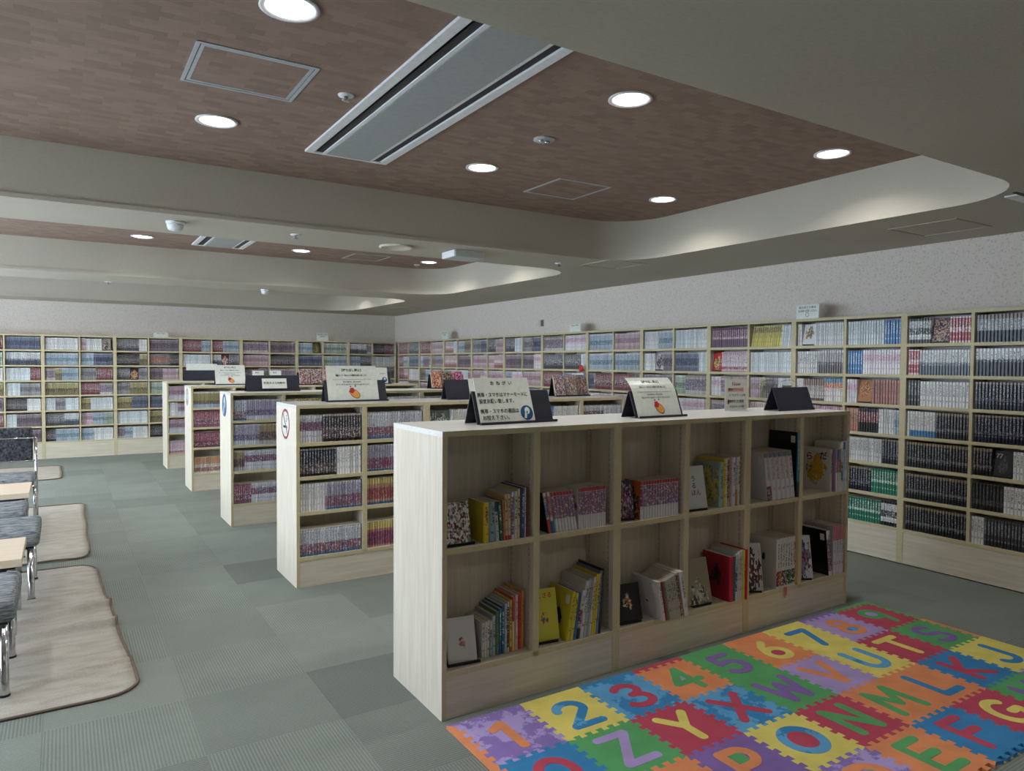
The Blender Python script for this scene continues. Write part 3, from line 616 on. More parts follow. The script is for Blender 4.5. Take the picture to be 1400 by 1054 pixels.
def wall_unit(loc,rot,label,group,dep):
    t=thing('wall_bookcase',label,'bookcase',loc,rot,group); s=.022; k='%.2f'%dep
    for nm,a,b in (('a',0,s),('b',WU-s,WU)): add('side_panel',pbox('side_panel/w%s%s'%(nm,k),a,b,0,dep,0,WH_,WM),t)
    add('top_panel',pbox('top_panel/w'+k,s,WU-s,.001,dep,WH_-.022,WH_,WMH),t)
    add('back_panel',pbox('back_panel/w'+k,s,WU-s,dep-.01,dep,.02,WH_-.022,[MAT['wallback']],[0]*6),t)
    add('divider',pbox('divider/w'+k,WU/2-.01,WU/2+.01,.001,dep-.01,.245,WH_-.022,WM),t)
    add('kick_panel',pbox('kick_panel/w'+k,s,WU-s,.004,.02,0,.223,[MAT['wood_h']],[0]*6),t)
    for i,z in enumerate(WT):
        if i==6: add('shelf',pbox('shelf/wb'+k,s,WU-s,0,dep-.01,z-.022,z,WMH),t); continue
        for c,(a,b) in enumerate(((s,WU/2-.01),(WU/2+.01,WU-s))):
            add('shelf',pbox('shelf/w%d%d%s'%(i,c,k),a,b,.002,dep-.01,z-.022,z,WMH),t)
NTH=['rightmost','second','third','fourth','fifth','sixth','seventh','eighth','ninth','tenth','eleventh','twelfth']
def rname(k): return 'rightmost wall bookcase' if k==10 else ('wall bookcase beyond the right photo edge' if k==11 else '%s wall bookcase from right'%NTH[10-k])
RP=-math.pi/2
for k in range(12):
    wall_unit((WXF,WY0-WU*k,0),RP,'tall beige manga bookcase on right wall, %s'%('at the right photo edge' if k==10 else 'out of frame past the photo edge' if k==11 else '%s from the right photo edge'%NTH[10-k]),'tall bookcases along the right wall',.2)
for j in range(8):
    wall_unit((BX0-WU*(j+1),BYF,0),0,'tall beige manga bookcase on back wall, %s from the room corner'%(['first']+NTH[1:])[j],'tall bookcases along the back wall',.25)

# ================================================================== MANGA ON THE SHELVES
rw=lambda k:((WXF,WY0-WU*k,0),RP)
bw=lambda j:((BX0-WU*(j+1),BYF,0),0.0)
WC=[(.022,.44),(.46,.878)]
F_=lambda k:('face',k)
near={
 (10,0):[[('bwstripe',8),F_('wallcomic'),('redwhite',7)],[('redwhite',4),('greywhite',17)],[('charcoal',4),('whiteblk',15)],[('white',1),('whiteblue',9),('blacktan',11)],[('blacktan',21)],[('blacktan',21)],[('blacktan',21)]],
 (10,1):[[('navytan',19)],[('navywhite',19)],[('navy',20)],[('navy',20)],[('blacktan',6),F_('black77'),('whiteblk',9)],[('dark',9),('whiteblk',11)],[('whiteblk',4),('charcoal',17)]],
 (9,0):[[('white',2),F_('whitecircle'),('white',13)],[('whiteblk',9),('greybrown',11)],[('white',3),('brownwhite',9),('multi',8)],[('pinkwhite',20)],[('white',20)],[('navy',20)],[('green',20)]],
 (9,1):[[('whiteline',14),('blue',6)],[('blue',6),('whitepink',14)],[('whitepink',4),F_('tan'),('salmon',10)],[('orange',5),('redblack',8),('white',6),('f_sky',2)],[('whiteblk',14),('navy',6)],[('navy',10),('green',10)],[('green',14),('bwstripe',6)]],
 (8,0):[[('magenta',18)],[F_('redman'),('pinkwhite',13)],[('whitepink',5),('f_mixed',14)],[('f_mixed',18)]],
 (8,1):[[('yellow',14,.16),('whiteline',5,.1)],[('whiteline',20)],[('f_pink',5),('f_yellow',2),('f_mauve',6),('white',6)]],
 (7,0):[[('white',9),('f_sky',9)],[('white',7),F_('bwcomic'),('f_mauve',6)],[('f_mauve',18)]],
 (7,1):[[('whiteline',12),('white',7)],[('f_blue',14),('whiteline',5)],[('f_green',6),('f_mixed',12)]],
}
farR=['f_pink','f_rose','f_grey','white','f_mauve','f_blue','f_sky','f_mixed','f_slate','whitepink','f_brown','whiteline','f_red']
farB=['f_grey','f_slate','f_pink','f_dark','f_sky','white','f_mauve','f_red','whiteline','f_mixed','f_blue','f_green','greywhite','f_yellow']
rng=random.Random(11)
def rand_runs(pal,n=19):
    k=rng.choice([1,1,2,2,2,3]); cuts=sorted(rng.sample(range(4,n-3),k-1)) if k>1 else []
    b=[0]+cuts+[n]; return [(rng.choice(pal),b[i+1]-b[i]) for i in range(k)]
for k in range(12):
    for c in range(2):
        for ti in range(7):
            spec=near.get((k,c)); runs=spec[ti] if spec and ti<len(spec) else rand_runs(farR if k>3 else farR+['f_rose','f_red','f_pink'])
            cell(rw(k),WC[c][0],WC[c][1],WT[ti],runs,'%s shelf, %s half, %s'%(ORD[ti],'left' if c==0 else 'right',rname(k)),rng)
bfix={(5,1,0):[('f_pink',3),('white',9),F_('bwfig')],(5,1,2):[('f_grey',9),('f_red',10)],(5,1,3):[('f_red',11),('f_mixed',8)],(4,0,2):[('f_slate',9),F_('faces'),('f_grey',6)],(4,0,3):[('f_grey',8),('f_yellow',11)],(4,0,4):[('f_yellow',9),('f_blue',10)],
      (4,0,0):[('f_slate',14),('white',5)],(4,1,1):[('f_rainbow',14),('f_dark',6)],(3,0,0):[('f_red',13),('f_sky',6)],(3,0,3):[('white',6),F_('darkred'),('f_mauve',7)],(3,1,1):[('greywhite',6),F_('redface'),('f_slate',7)],(4,1,6):[('f_dark',12),('white',3),('f_red',6)],(3,0,6):[('f_red',4),('white',2),('f_dark',14)],(2,1,1):[('f_dark',19)],(1,0,0):[('f_sky',11),F_('greencomic')],(1,1,0):[('f_green',19)],(1,1,1):[('f_green',7),('f_sky',12)]}
for j in range(8):
    for c in range(2):
        for ti in range(7):
            cell(bw(j),WC[c][0],WC[c][1],WT[ti],bfix.get((j,c,ti)) or rand_runs(farB,20),'%s shelf, %s half, back-wall bookcase %s from corner'%(ORD[ti],'left' if c==0 else 'right',(['first']+NTH[1:])[j]),rng,setback=.03)
LC=[(.021,.429),(.459,.867)]
rowfix={
 (1,0):[[('bluered',8),('blackart',14)],[('navyart',13),('white',9)],[('white',9),('purplered',13)],[('bluefoot',22)]],
 (1,1):[[('bluefoot',22)],[('purplered',22)],[('yellowred',22)],[('pinkyellow',22)]],
 (1,2):[[('tealdark',3),F_('greycomic'),('white',13)],[('bluered',22)],[('bluefoot',22)],[('mauve',22)]],
 (1,3):[[('white',22)],[('bluered',22)],[('crimson',22)],[('mauve',22)]],
 (1,4):[[('blue',9),('white',13)],[('bluered',22)],[('bluefoot',22)],[('gold',22)]],
 (2,0):[[('bluefoot',6),('purplewhite',16)],[('purplewhite',12),('gold',10)],[('gold',5),('bluered',17)],[('crimson',8),('bluered',14)]],
 (3,0):[[('olive',22)],[('crimson',22)],[('plumred',22)],[('orangewhite',20),('green',2)]],
 (4,0):[[('mauve',22)],[('white',6),('mauve',16)],[('mauve',11),('purplewhite',11)],[('pinkwhite',22)]],
}
rowpal=['bluered','bluefoot','purplered','white','mauve','crimson','purplewhite','gold','orangewhite','navyart','yellowred']
LN4=['top','second','third','lowest']; CN=['first','second','third','fourth','fifth','sixth']
for r in range(1,5):
    for col in range(6):
        u,c=divmod(col,2)
        for ti in range(4):
            runs=(rowfix.get((r,col)) or [None]*4)[ti] or rand_runs(rowpal,22)
            cell(((ROWX[r]+u*UW,ROWY[r],0),0.0),LC[c][0],LC[c][1],S2T[ti],runs,'%s shelf, %s column, %s'%(LN4[ti],CN[col],ROWN[r]),rng,setback=.012,hmax=.185)
# the speckled volumes of the nearest row
def s1run(x0,x1,n,z,style,lean,where,y=.012,h=None):
    w=(x1-x0)/n; s=ST[style]
    for i in range(n):
        BOOKS.append(dict(frame=((0,ROWY[0],0),0.0),x=x0+w*(i+.5),z=z,w=round(w*.96,4),h=h or s['h'],d=.115,y=y,lean=lean,style=style,where=where,run=(where,i if False else 0,style)))
s1run(1.796,1.912,7,.676,'redspot',-.17,'leaning, upper shelf, second column, nearest row')
s1run(1.916,2.072,12,.676,'redspot',0,'upright, upper shelf, second column, nearest row',h=.182)
s1run(2.302,2.528,13,.676,'redspot',0,'upright, upper shelf, third column, nearest row',h=.18)

# ---- choose the 300 volumes that show largest, the rest is one object
ROWBOX=[(Vector((ROWX[r],ROWY[r]+.21,0)),Vector((ROWX[r]+3*UW,ROWY[r]+LD,LH))) for r in range(5)]
for b in BOOKS:
    cs=[wpos(b['frame'],b['x'],b['y'],b['z']+b['h']*f) for f in (.15,.5,.85)]
    a=project(wpos(b['frame'],b['x']-b['w']/2,b['y'],b['z'])); c=project(wpos(b['frame'],b['x']+b['w']/2,b['y'],b['z']+b['h']))
    vis=0
    for q in cs:
        p=project(q)
        if p and 0<p[0]<1400 and 0<p[1]<1054 and not cube_hidden(q,ROWBOX): vis+=1
    b['area']=abs(c[0]-a[0])*abs(c[1]-a[1])*vis/3 if (a and c) else 0
cnt={}
for b in BOOKS: cnt[b['where']]=cnt.get(b['where'],0)+1; b['nth']=cnt[b['where']]-1
ORDN=('first second third fourth fifth sixth seventh eighth ninth tenth eleventh twelfth thirteenth fourteenth fifteenth sixteenth seventeenth eighteenth nineteenth twentieth twenty-first twenty-second twenty-third twenty-fourth').split()
BOOKS.sort(key=lambda b:-b['area'])
IND=BOOKS[:300]; REST=BOOKS[300:]
def lean_mat(frame,x,y,z,w,h,lean):
    (ox,oy,oz),rot=frame
    px=w/2 if lean>0 else -w/2                      # tips over its lower edge
    return Matrix.Translation(wpos(frame,x,y,z))@Matrix.Rotation(rot,4,'Z')@Matrix.Translation((px,0,0))@Matrix.Rotation(lean,4,'Y')@Matrix.Translation((-px,0,0))
for b in IND:
    s=ST[b['style']]; cc=style_cols(s); cc.update(cover_cols(s['cov'],s['B'],s['C'],s['D'],s['E'],.32,.5))
    o=add('manga_volume',cover_mesh(b['style'],b['w'],b['h'],b['d'],cc))
    o.matrix_world=lean_mat(b['frame'],b['x'],b['y'],b['z'],b['w'],b['h'],b['lean'])
    nm=s['label'] if 'manga' in s['label'] else s['label']+' manga volume'
    lab='%s, %s from left, %s'%(nm,ORDN[b['nth']],b['where'])
    if len(lab.split())>16: lab='%s, %s from left, %s'%(nm.split(' with')[0].replace(' manga',''),ORDN[b['nth']],b['where'].replace('bookcase from right','bookcase'))
    if False: lab='%s, %s from left, %s'%(nm.split(' with')[0],ORDN[b['nth']],b['where'])
    tag(o,lab,'book','%s volumes, %s'%(nm.split(' manga')[0],b['where']))
    add('pages',pages_mesh(b['w'],b['h'],b['d']),o)
def build_rest():
    n=len(REST); NV=12
    V=np.zeros((n*NV,3),np.float32); A={k:np.zeros((n*NV,4),np.float32) for k in ('cA','cB','cC','cD','cE','cP','cQ','fA','fB','fC','fD','fE','fP')}
    faces=[]; mats=[]; uvs=[]; vr=random.Random(5)
    US=[0,0,.2,.8,1,1]
    for i,b in enumerate(REST):
        pr=book_profile(b['w'],b['d'],.0055); M=lean_mat(b['frame'],b['x'],b['y'],b['z'],b['w'],b['h'],b['lean'])
        L=np.array([(x,y,0,1) for x,y in pr]+[(x,y,b['h'],1) for x,y in pr],np.float64)
        V[i*NV:(i+1)*NV]=(L@np.array(M).T)[:,:3]
        s=ST[b['style']]; cc=style_cols(s); cc.update(cover_cols(s['cov'],s['B'],s['C'],s['D'],s['E'],0.0,.5))
        j=vr.uniform(.8,1.12); hj=np.array([vr.uniform(.9,1.08),vr.uniform(.9,1.08),vr.uniform(.9,1.08),1]) if b['style'] in('f_mixed','f_mauve','f_rainbow') else 1
        for k in A: A[k][i*NV:(i+1)*NV]=np.array(cc[k])*(np.array([j,j,j,1])*hj if k in('cA','cD','cB','cE') else 1)
        o=i*NV
        for k in range(6):
            k2=(k+1)%6; faces.append((o+k,o+k2,o+6+k2,o+6+k))
            mats.append(0 if k in (1,2,3) else 1 if k in (0,4) else 2)
            uvs += [US[k],0,US[k2],0,US[k2],1,US[k],1]
        faces.append(tuple(o+6+k for k in range(6))); mats.append(2); uvs += [0,0]*6
        faces.append(tuple(o+5-k for k in range(6))); mats.append(2); uvs += [0,0]*6
    me=bpy.data.meshes.new('manga_volumes'); me.from_pydata(V.tolist(),[],faces)
    for m in (SPINE,COVER,MAT['paper']): me.materials.append(m)
    me.polygons.foreach_set('material_index',mats)
    l=me.uv_layers.new(name='UVMap'); l.data.foreach_set('uv',uvs); set_attrs(me,A); me.update()
    o=add('manga_volumes',me); tag(o,'thousands of farther manga volumes lining the wall bookcases and low rows','books',None,'stuff')
build_rest()

# ================================================================== LETTERING
TMP=bpy.data.scenes.new('scratch')
def text_mesh(body,size,mat,align='CENTER',bold=0.0,extrude=0.0,bend=None,base=None):
    cu=bpy.data.curves.new('lettering','FONT'); cu.body=body; cu.size=size; cu.align_x=align; cu.align_y='CENTER'; cu.offset=bold*size; cu.extrude=extrude
    cu.resolution_u=3
    o=bpy.data.objects.new('lettering',cu); TMP.collection.objects.link(o); vl=TMP.view_layers[0]; vl.update()
    me=bpy.data.meshes.new_from_object(o.evaluated_get(vl.depsgraph)); bpy.data.objects.remove(o); bpy.data.curves.remove(cu)
    me.materials.clear(); me.materials.append(mat); return me
def letter(body,size,mat,parent,x,z,align='CENTER',bold=.012,bendf=None,name='lettering',y=-.0012,maxw=None):
    me=text_mesh(body,size,mat,align,bold)
    xs=[v.co.x for v in me.vertices]
    k=1
    if maxw and xs and (max(xs)-min(xs))>maxw: k=maxw/(max(xs)-min(xs))
    for v in me.vertices:
        px,pz=v.co.x*k+x,v.co.y+z
        v.co=(px,y+(bendf(pz) if bendf else 0),pz)
    me.update(); return add(name,me,parent)
def shape(parent,pts,mat,name='print',y=-.001,bendf=None):
    V=[(x,y+(bendf(z) if bendf else 0),z) for x,z in pts]
    return add(name,mesh_vf(name,V,[tuple(range(len(V)))],[mat]),parent)
def circ(cx,cz,r,n=28,a0=0,a1=360,ry=None):
    return [(cx+r*math.cos(math.radians(a0+(a1-a0)*i/n)),cz+(ry or r)*math.sin(math.radians(a0+(a1-a0)*i/n))) for i in range(n if a1-a0==360 else n+1)]
def rotp(pts,cx,cz,deg):
    c,s=math.cos(math.radians(deg)),math.sin(math.radians(deg)); return [(cx+(x-cx)*c-(z-cz)*s,cz+(x-cx)*s+(z-cz)*c) for x,z in pts]
def ringmesh(parent,cx,cz,r0,r1,mat,name,y=-.0013,n=40):
    a=circ(cx,cz,r0,n); b=circ(cx,cz,r1,n)
    return add(name,mesh_vf(name,[(x,y,z) for x,z in a+b],[(i,(i+1)%n,n+(i+1)%n,n+i) for i in range(n)],[mat]),parent)

# ================================================================== STANDS, FACE-OUT BOOKS
def stand(M,w,h,label,lean=.3,name='display_stand',group='black folded display stands',ledge=.03,color='black',gap=0.0):
    """folded A-shaped stand; local front is -y, ledge at the foot"""
    t=thing(name,label,'display stand',group=group); t.matrix_world=M
    th=.003; s,c=math.sin(lean),math.cos(lean)
    R=Matrix.Rotation(-lean,4,'X')
    MB().box(-w/2,w/2,0,th,0,h,0,R).obj('back_plate',MAT[color],t)
    top=Vector((0,h*s,h*c)); R2=Matrix.Translation((0,2*h*s+.004,0))@Matrix.Rotation(lean,4,'X')
    MB().box(-w/2,w/2,0,th,0,h,0,R2).obj('rear_plate',MAT[color],t)
    MB().box(-w/2,w/2,-ledge,0,0,.003).box(-w/2,w/2,-ledge,-ledge+.003,.003,.011).obj('ledge',MAT[color],t)
    return t
CV={ # face-out covers: name -> (colours, radius, height of the picture, label)
 'wallcomic':((90,90,110),(190,180,180),(40,44,70),(150,90,80),(210,190,160),.6,.5,'colourful crowded-cover comic facing out'),
 'black77':((34,34,38),(70,72,80),(48,50,56),(90,92,98),(40,40,44),.26,.4,'black comic numbered 77 facing out'),
 'whitecircle':((224,226,226),(60,130,160),(200,90,70),(90,110,80),(220,200,120),.3,.58,'white comic with round colourful picture facing out'),
 'tan':((176,122,84),(196,150,112),(150,96,66),(206,166,130),(130,84,60),.35,.6,'tan brown comic facing out'),
 'redman':((196,40,52),(226,180,90),(110,130,130),(60,70,80),(230,200,140),.36,.42,'red comic with a large figure facing out'),
 'bwcomic':((210,206,210),(60,58,66),(110,108,116),(40,40,46),(170,160,170),.42,.5,'black and white comic facing out'),
 'bwfig':((150,140,136),(40,38,42),(70,60,60),(200,196,190),(30,30,34),.34,.4,'grey comic with dark standing figure facing out'),
 'faces':((60,44,44),(200,160,120),(230,200,160),(120,70,60),(90,60,50),.42,.4,'brown comic with pale faces facing out'),
 'darkred':((44,36,42),(160,50,60),(80,60,66),(200,180,176),(30,26,30),.36,.45,'dark comic with red picture facing out'),
 'redface':((110,44,48),(206,190,186),(60,30,36),(150,70,70),(230,220,214),.4,.42,'maroon comic with white picture facing out'),
 'greencomic':((70,84,50),(140,130,60),(40,50,40),(170,150,80),(60,70,50),.5,.5,'olive green comic facing out'),
 'greycomic':((112,128,122),(60,70,70),(180,190,186),(84,96,92),(200,206,200),.4,.45,'grey-green comic facing out'),
}
def face_book(M,w,h,th,cols,rad,hgt,label,name='display_book',cat='book',lean=.22,group=None):
    """closed book showing its front cover, standing on the local origin"""
    A,B,C,D,E=cols
    cc=style_cols(S('',A,C=C)); cc['cQ']=(2,2,0,1); cc.update(cover_cols(A,B,C,D,E,rad,hgt))
    o=add(name,cover_mesh(('fb',label),th,h,w,cc))
    o.matrix_world=M@Matrix.Rotation(-lean,4,'X')@Matrix.Translation((w/2,-th/2,0))@Matrix.Rotation(math.pi/2,4,'Z')
    tag(o,label,cat,group); add('pages',pages_mesh(th,h,w),o)
    return o
seen={}
for frame,lx,z,key,where,sb in FACES:
    c=CV[key]; lean=.2
    M=Matrix.Translation(wpos(frame,lx,sb+.022,z+.0005))@Matrix.Rotation(frame[1],4,'Z')
    short=', '.join(where.split(', ')[::2]) if len(where.split(', '))>2 else where
    stand(M,.1,.12,'small black stand behind the %s'%c[7].replace(' facing out','').replace('black comic','77 comic'),lean,'book_stand','black book stands on the shelves',.022)
    fb=face_book(M@Matrix.Translation((0,-.0005,.004)),.112,.168,.016,c[:5],c[5],c[6],c[7]+' on the '+where.split(', ')[0],'display_volume','book',lean,None)
    if key=='black77':
        me=text_mesh('77',.04,MAT['acpanel'],'CENTER',.01)
        for v in me.vertices: v.co=(-.0085,-(v.co.x-.03)+.056,v.co.y+.13)
        add('lettering',me,fb)

# ================================================================== PICTURE BOOKS OF THE NEAREST ROW
Y1=ROWY[0]
def pbook(x0,x1,z,h,A,label,lean=0,y=.012,d=None,ink=(70,60,60),B=None,D=None,E=None,top=0,bot=0,art=(2,2),cov=None,rad=0,hgt=.45,pic=None,group='picture books in the nearest low row',lab=None):
    w=(x1-x0)*.97; d=d or min(.178,h*.8)
    s=S('',A,B,ink,D,E,top,bot,art,1)
    cc=style_cols(s); cv=cov or A; p=pic or (ink,ink,ink,ink); cc.update(cover_cols(cv,p[0],p[1],p[2],p[3],rad,hgt))
    o=add('picture_book',cover_mesh(('pb',label),w,h,d,cc)); o.matrix_world=lean_mat(((0,Y1,0),0.0),(x0+x1)/2,y,z,w,h,lean)
    tag(o,label,'book',group); add('pages',pages_mesh(w,h,d),o)
    if lab: # white catalogue label near the top of the front board
        add('catalogue_label',MB().box(-w/2-.0006,-w/2,.018,.045,h-.06,h-.022).mesh('catalogue_label',[MAT['card']]),o)
    return o
ZU,ZD=.6765,.1895
def fo(x,z,w,h,cols,rad,hgt,label,yb=.05,lean=.25,th=.012,sh=.13,sw=.1,slabel='',rz=0):
    M=Matrix.Translation((x,Y1+yb,z))@Matrix.Rotation(rz,4,'Z')
    stand(M,sw,sh,slabel,lean,'book_stand','black book stands in the nearest low row',.026)
    return face_book(M@Matrix.Translation((0,-.0005,.004)),w,h,th,cols,rad,hgt,label,'display_picture_book','book',lean,None)
# U1
fo(1.337,ZU,.112,.165,((70,66,66),(216,216,210),(150,148,144),(110,40,46),(230,230,224)),.75,.5,'silver foil patterned book on a stand, upper left compartment',.05,.18,sw=.125,sh=.15,slabel='black stand under the silver foil book')
u=0
for a in [(1.433,1.460,.165,(206,182,52),'thick yellow book, upper left compartment',0,{}),(1.461,1.489,.164,(132,164,178),'thick light blue book beside the thick yellow one',0,{}),
 (1.492,1.510,.165,(190,192,192),'grey-white book leaning beside the light blue one',-.07,dict(B=(60,60,64),top=.25)),(1.512,1.526,.163,(30,104,78),'dark green book with white lettering, upper left compartment',-.07,dict(ink=(220,226,220))),
 (1.529,1.536,.166,(196,120,84),'thin terracotta book right of the dark green one',-.05,{}),(1.5375,1.551,.19,(206,180,140),'beige book with red foot, first of two',-.03,dict(D=(190,60,50),bot=.1)),(1.552,1.565,.19,(212,188,146),'beige book with red foot, second of two',-.03,dict(D=(190,60,50),bot=.1)),
 (1.568,1.581,.196,(210,214,220),'white book with blue and red figures on its spine',-.015,dict(E=(80,120,180),art=(.1,.9),ink=(180,70,60))),(1.582,1.595,.198,(214,214,206),'white book with black dotted spine, upper left compartment',0,dict(ink=(40,40,40))),
 (1.596,1.609,.206,(206,206,140),'pale yellow book with black lettering, upper left compartment',0,dict(ink=(40,40,36))),(1.610,1.615,.206,(110,56,104),'thin purple book, upper left compartment',0,{}),(1.616,1.631,.211,(44,88,158),'blue book with white lettering, upper left compartment',0,dict(ink=(210,216,226))),
 (1.632,1.638,.21,(210,208,206),'thin white book between blue and dark red ones',0,{}),(1.639,1.648,.213,(128,32,44),'dark red book, upper left compartment',0,{}),]:
    pbook(a[0],a[1],ZU,a[2],a[3],a[4],a[5],**a[6])
# U2
pbook(1.758,1.774,ZU,.182,(206,196,200),'thin white volume with red foot at the left of the leaning run',-.2,D=(196,70,64),bot=.34,ink=(90,90,130),d=.115,cov=(22,30,28),E=(120,130,170),art=(.4,.9))
pbook(1.776,1.792,ZU,.182,(206,200,206),'thin white volume with blue foot beside the leaning run',-.19,D=(40,120,186),bot=.3,ink=(190,90,100),d=.115,E=(196,120,130),art=(.4,.9))
# U3
fo(2.215,ZU,.112,.178,((52,44,66),(110,90,130),(190,180,190),(176,70,60),(36,34,50)),.6,.4,'dark purple comic on a stand, third upper compartment',.06,.18,sw=.1,slabel='black stand under the dark purple comic',rz=-.2)
pbook(2.281,2.300,ZU,.18,(206,196,200),'orange-covered volume at the left end of the speckled run',0,B=(200,60,64),top=.09,D=(214,214,214),bot=.27,E=(84,96,160),art=(.34,.9),ink=(190,60,76),d=.115,cov=(196,96,46),rad=.42,hgt=.3,pic=((60,52,60),(206,170,70),(110,90,110),(40,36,44)))
# U4
f=fo(2.675,ZU,.15,.215,((210,212,208),)*5,.0,.5,'white book titled in brush letters on a stand, fourth upper compartment',.045,.2,sw=.12,slabel='black stand under the white brush-lettered book',rz=-.1)
for s_,yy,zz,m in (('う',.055,.15,'ink'),('る',.055,.115,'ink'),('ほん',.045,.08,'maroon')):
    me=text_mesh(s_,.032,MAT[m],'CENTER',.01)
    for v in me.vertices: v.co=(-.0065,-v.co.x+yy+.02,v.co.y+zz)
    add('lettering',me,f)
for a in [(2.818,2.845,.232,(150,176,184),'large pale blue book with yellow picture cover, fourth upper compartment',0,dict(cov=(160,180,178),rad=.5,hgt=.45,pic=((214,206,120),(206,198,110),(210,202,116),(130,140,140)),d=.17)),(2.846,2.861,.25,(214,196,60),'yellow book with dark lettering, fourth upper compartment',0,{}),
 (2.862,2.874,.252,(214,210,190),'cream book beside the yellow one, fourth upper compartment',0,{}),(2.875,2.892,.255,(196,164,140),'pinkish tan patterned book, fourth upper compartment',0,dict(E=(170,120,110),art=(.1,.95))),(2.893,2.908,.255,(186,150,130),'tan book with dark red lettering, fourth upper compartment',0,dict(ink=(120,40,44))),
 (2.910,2.938,.253,(206,208,216),'white book with purple and blue lettering, fourth upper compartment',0,dict(ink=(100,70,140))),(2.939,2.952,.25,(190,196,196),'pale grey-green book with orange foot, fourth upper compartment',0,dict(D=(206,130,60),bot=.34)),(2.953,2.968,.254,(220,216,208),'white book at the right end, fourth upper compartment',0,{})]:
    pbook(a[0],a[1],ZU,a[2],a[3],a[4],a[5],**a[6])
# U5
pbook(3.072,3.098,ZU,.168,(196,186,150),'small patterned book at the left of the fifth upper compartment',-.12,E=(90,80,70),art=(.05,.95),y=.05)
x=3.188
for i,nm in enumerate(['first','second','third','fourth','fifth','sixth']):
    pbook(x,x+.037,ZU,.262,(206,206,208),'white book with red and black lettering, %s of six leaning, fifth upper compartment'%nm,-.15,ink=(150,44,56),B=(110,120,130),top=.1,E=(40,50,90),art=(.0,.3) if i==0 else (2,2),y=.004,lab=(i==0)); x+=.0385
pbook(3.424,3.442,ZU,.36,(36,130,170),'tall teal book with black cover, fifth upper compartment',.0,B=(60,140,170),D=(30,50,60),top=.12,bot=.24,ink=(200,210,160),cov=(14,16,18),rad=.25,hgt=.15,pic=((40,70,60),(60,100,80),(30,40,40),(20,24,26)),d=.188,y=-.0,lab=True)
# U6
g=pbook(3.745,3.764,ZU,.246,(196,196,196),'white and mustard cover book with bold title, sixth upper compartment',0,cov=(206,204,198),rad=.3,hgt=.5,pic=((206,160,30),(212,166,34),(200,154,30),(206,160,32)),d=.185)
w_=.019*.97/2+.0007
for s_,yy,zz,m in (('だ',.05,.2,'ink'),('ら',.14,.19,'maroon'),('け',.14,.12,'brownring')):
    me=text_mesh(s_,.05,MAT[m],'CENTER',.02)
    for v in me.vertices: v.co=(-w_,-v.co.x+yy,v.co.y+zz)
    add('lettering',me,g)
for a in [(3.765,3.780,.246,(150,120,160),'purple-spined slim book, sixth upper compartment',0,dict(D=(210,206,200),bot=.45)),(3.781,3.796,.246,(196,170,120),'multicoloured slim book, sixth upper compartment',0,dict(D=(206,206,204),bot=.45,B=(90,140,150),top=.3)),(3.797,3.812,.247,(206,96,84),'red-banded slim book, sixth upper compartment',0,dict(D=(210,208,206),bot=.45,B=(150,150,150),top=.25)),
 (3.814,3.832,.282,(214,216,216),'tall white book with teal lettering, sixth upper compartment',0,dict(ink=(30,130,110),E=(40,150,130),art=(.2,.6))),(3.833,3.850,.285,(190,206,222),'tall pale blue book, sixth upper compartment',0,dict(B=(60,90,160),top=.15,ink=(60,90,160))),(3.851,3.870,.288,(206,212,226),'tall white book at the right end, sixth upper compartment',0,dict(ink=(120,130,170)))]:
    pbook(a[0],a[1],ZU,a[2],a[3],a[4],a[5],y=-.012,**a[6])
# L1
f=fo(1.36,ZD,.125,.175,((206,206,200),(150,70,70),(190,150,150),(206,206,200),(170,110,110)),.11,.42,'white book with small red picture on a stand, lower left compartment',.055,.24,sw=.14,sh=.15,slabel='black stand under the white book with red picture',rz=-.12)
for a in [(1.446,1.457,.148,(206,206,198),'white thin book, first of three, lower left compartment',.02,{}),(1.458,1.469,.15,(210,208,200),'white thin book, second of three, lower left compartment',.02,{}),(1.470,1.481,.153,(206,206,196),'white thin book, third of three, lower left compartment',.02,{}),
 (1.483,1.496,.15,(140,158,146),'grey-green book, lower left compartment',.01,dict(B=(190,190,184),top=.25)),(1.497,1.513,.168,(164,178,184),'pale blue-grey book, lower left compartment',0,{}),(1.515,1.529,.182,(84,128,88),'green book, lower left compartment',0,{}),
 (1.530,1.541,.192,(60,120,150),'blue-green book, lower left compartment',0,dict(ink=(220,220,216),D=(60,90,160),bot=.3)),(1.542,1.556,.2,(24,96,110),'dark teal book, lower left compartment',0,dict(ink=(214,216,210))),(1.557,1.568,.208,(176,190,206),'light blue book, lower left compartment',0,{}),
 (1.569,1.580,.214,(206,204,198),'white book with dotted spine, lower left compartment',0,dict(E=(90,70,70),art=(.1,.9))),(1.581,1.593,.22,(206,176,66),'mustard yellow book, lower left compartment',0,dict(D=(190,90,60),bot=.1)),(1.594,1.606,.232,(196,84,66),'brick red topped book, lower left compartment',0,dict(D=(214,196,140),bot=.55)),
 (1.608,1.625,.238,(206,180,160),'beige pink book, lower left compartment',0,dict(ink=(150,80,80))),(1.626,1.640,.238,(196,52,76),'crimson book, lower left compartment',0,{}),(1.641,1.652,.25,(206,150,48),'orange-yellow book at the right, lower left compartment',0,{})]:
    pbook(a[0],a[1],ZD,a[2],a[3],a[4],a[5],y=.045,d=.145,**a[6])
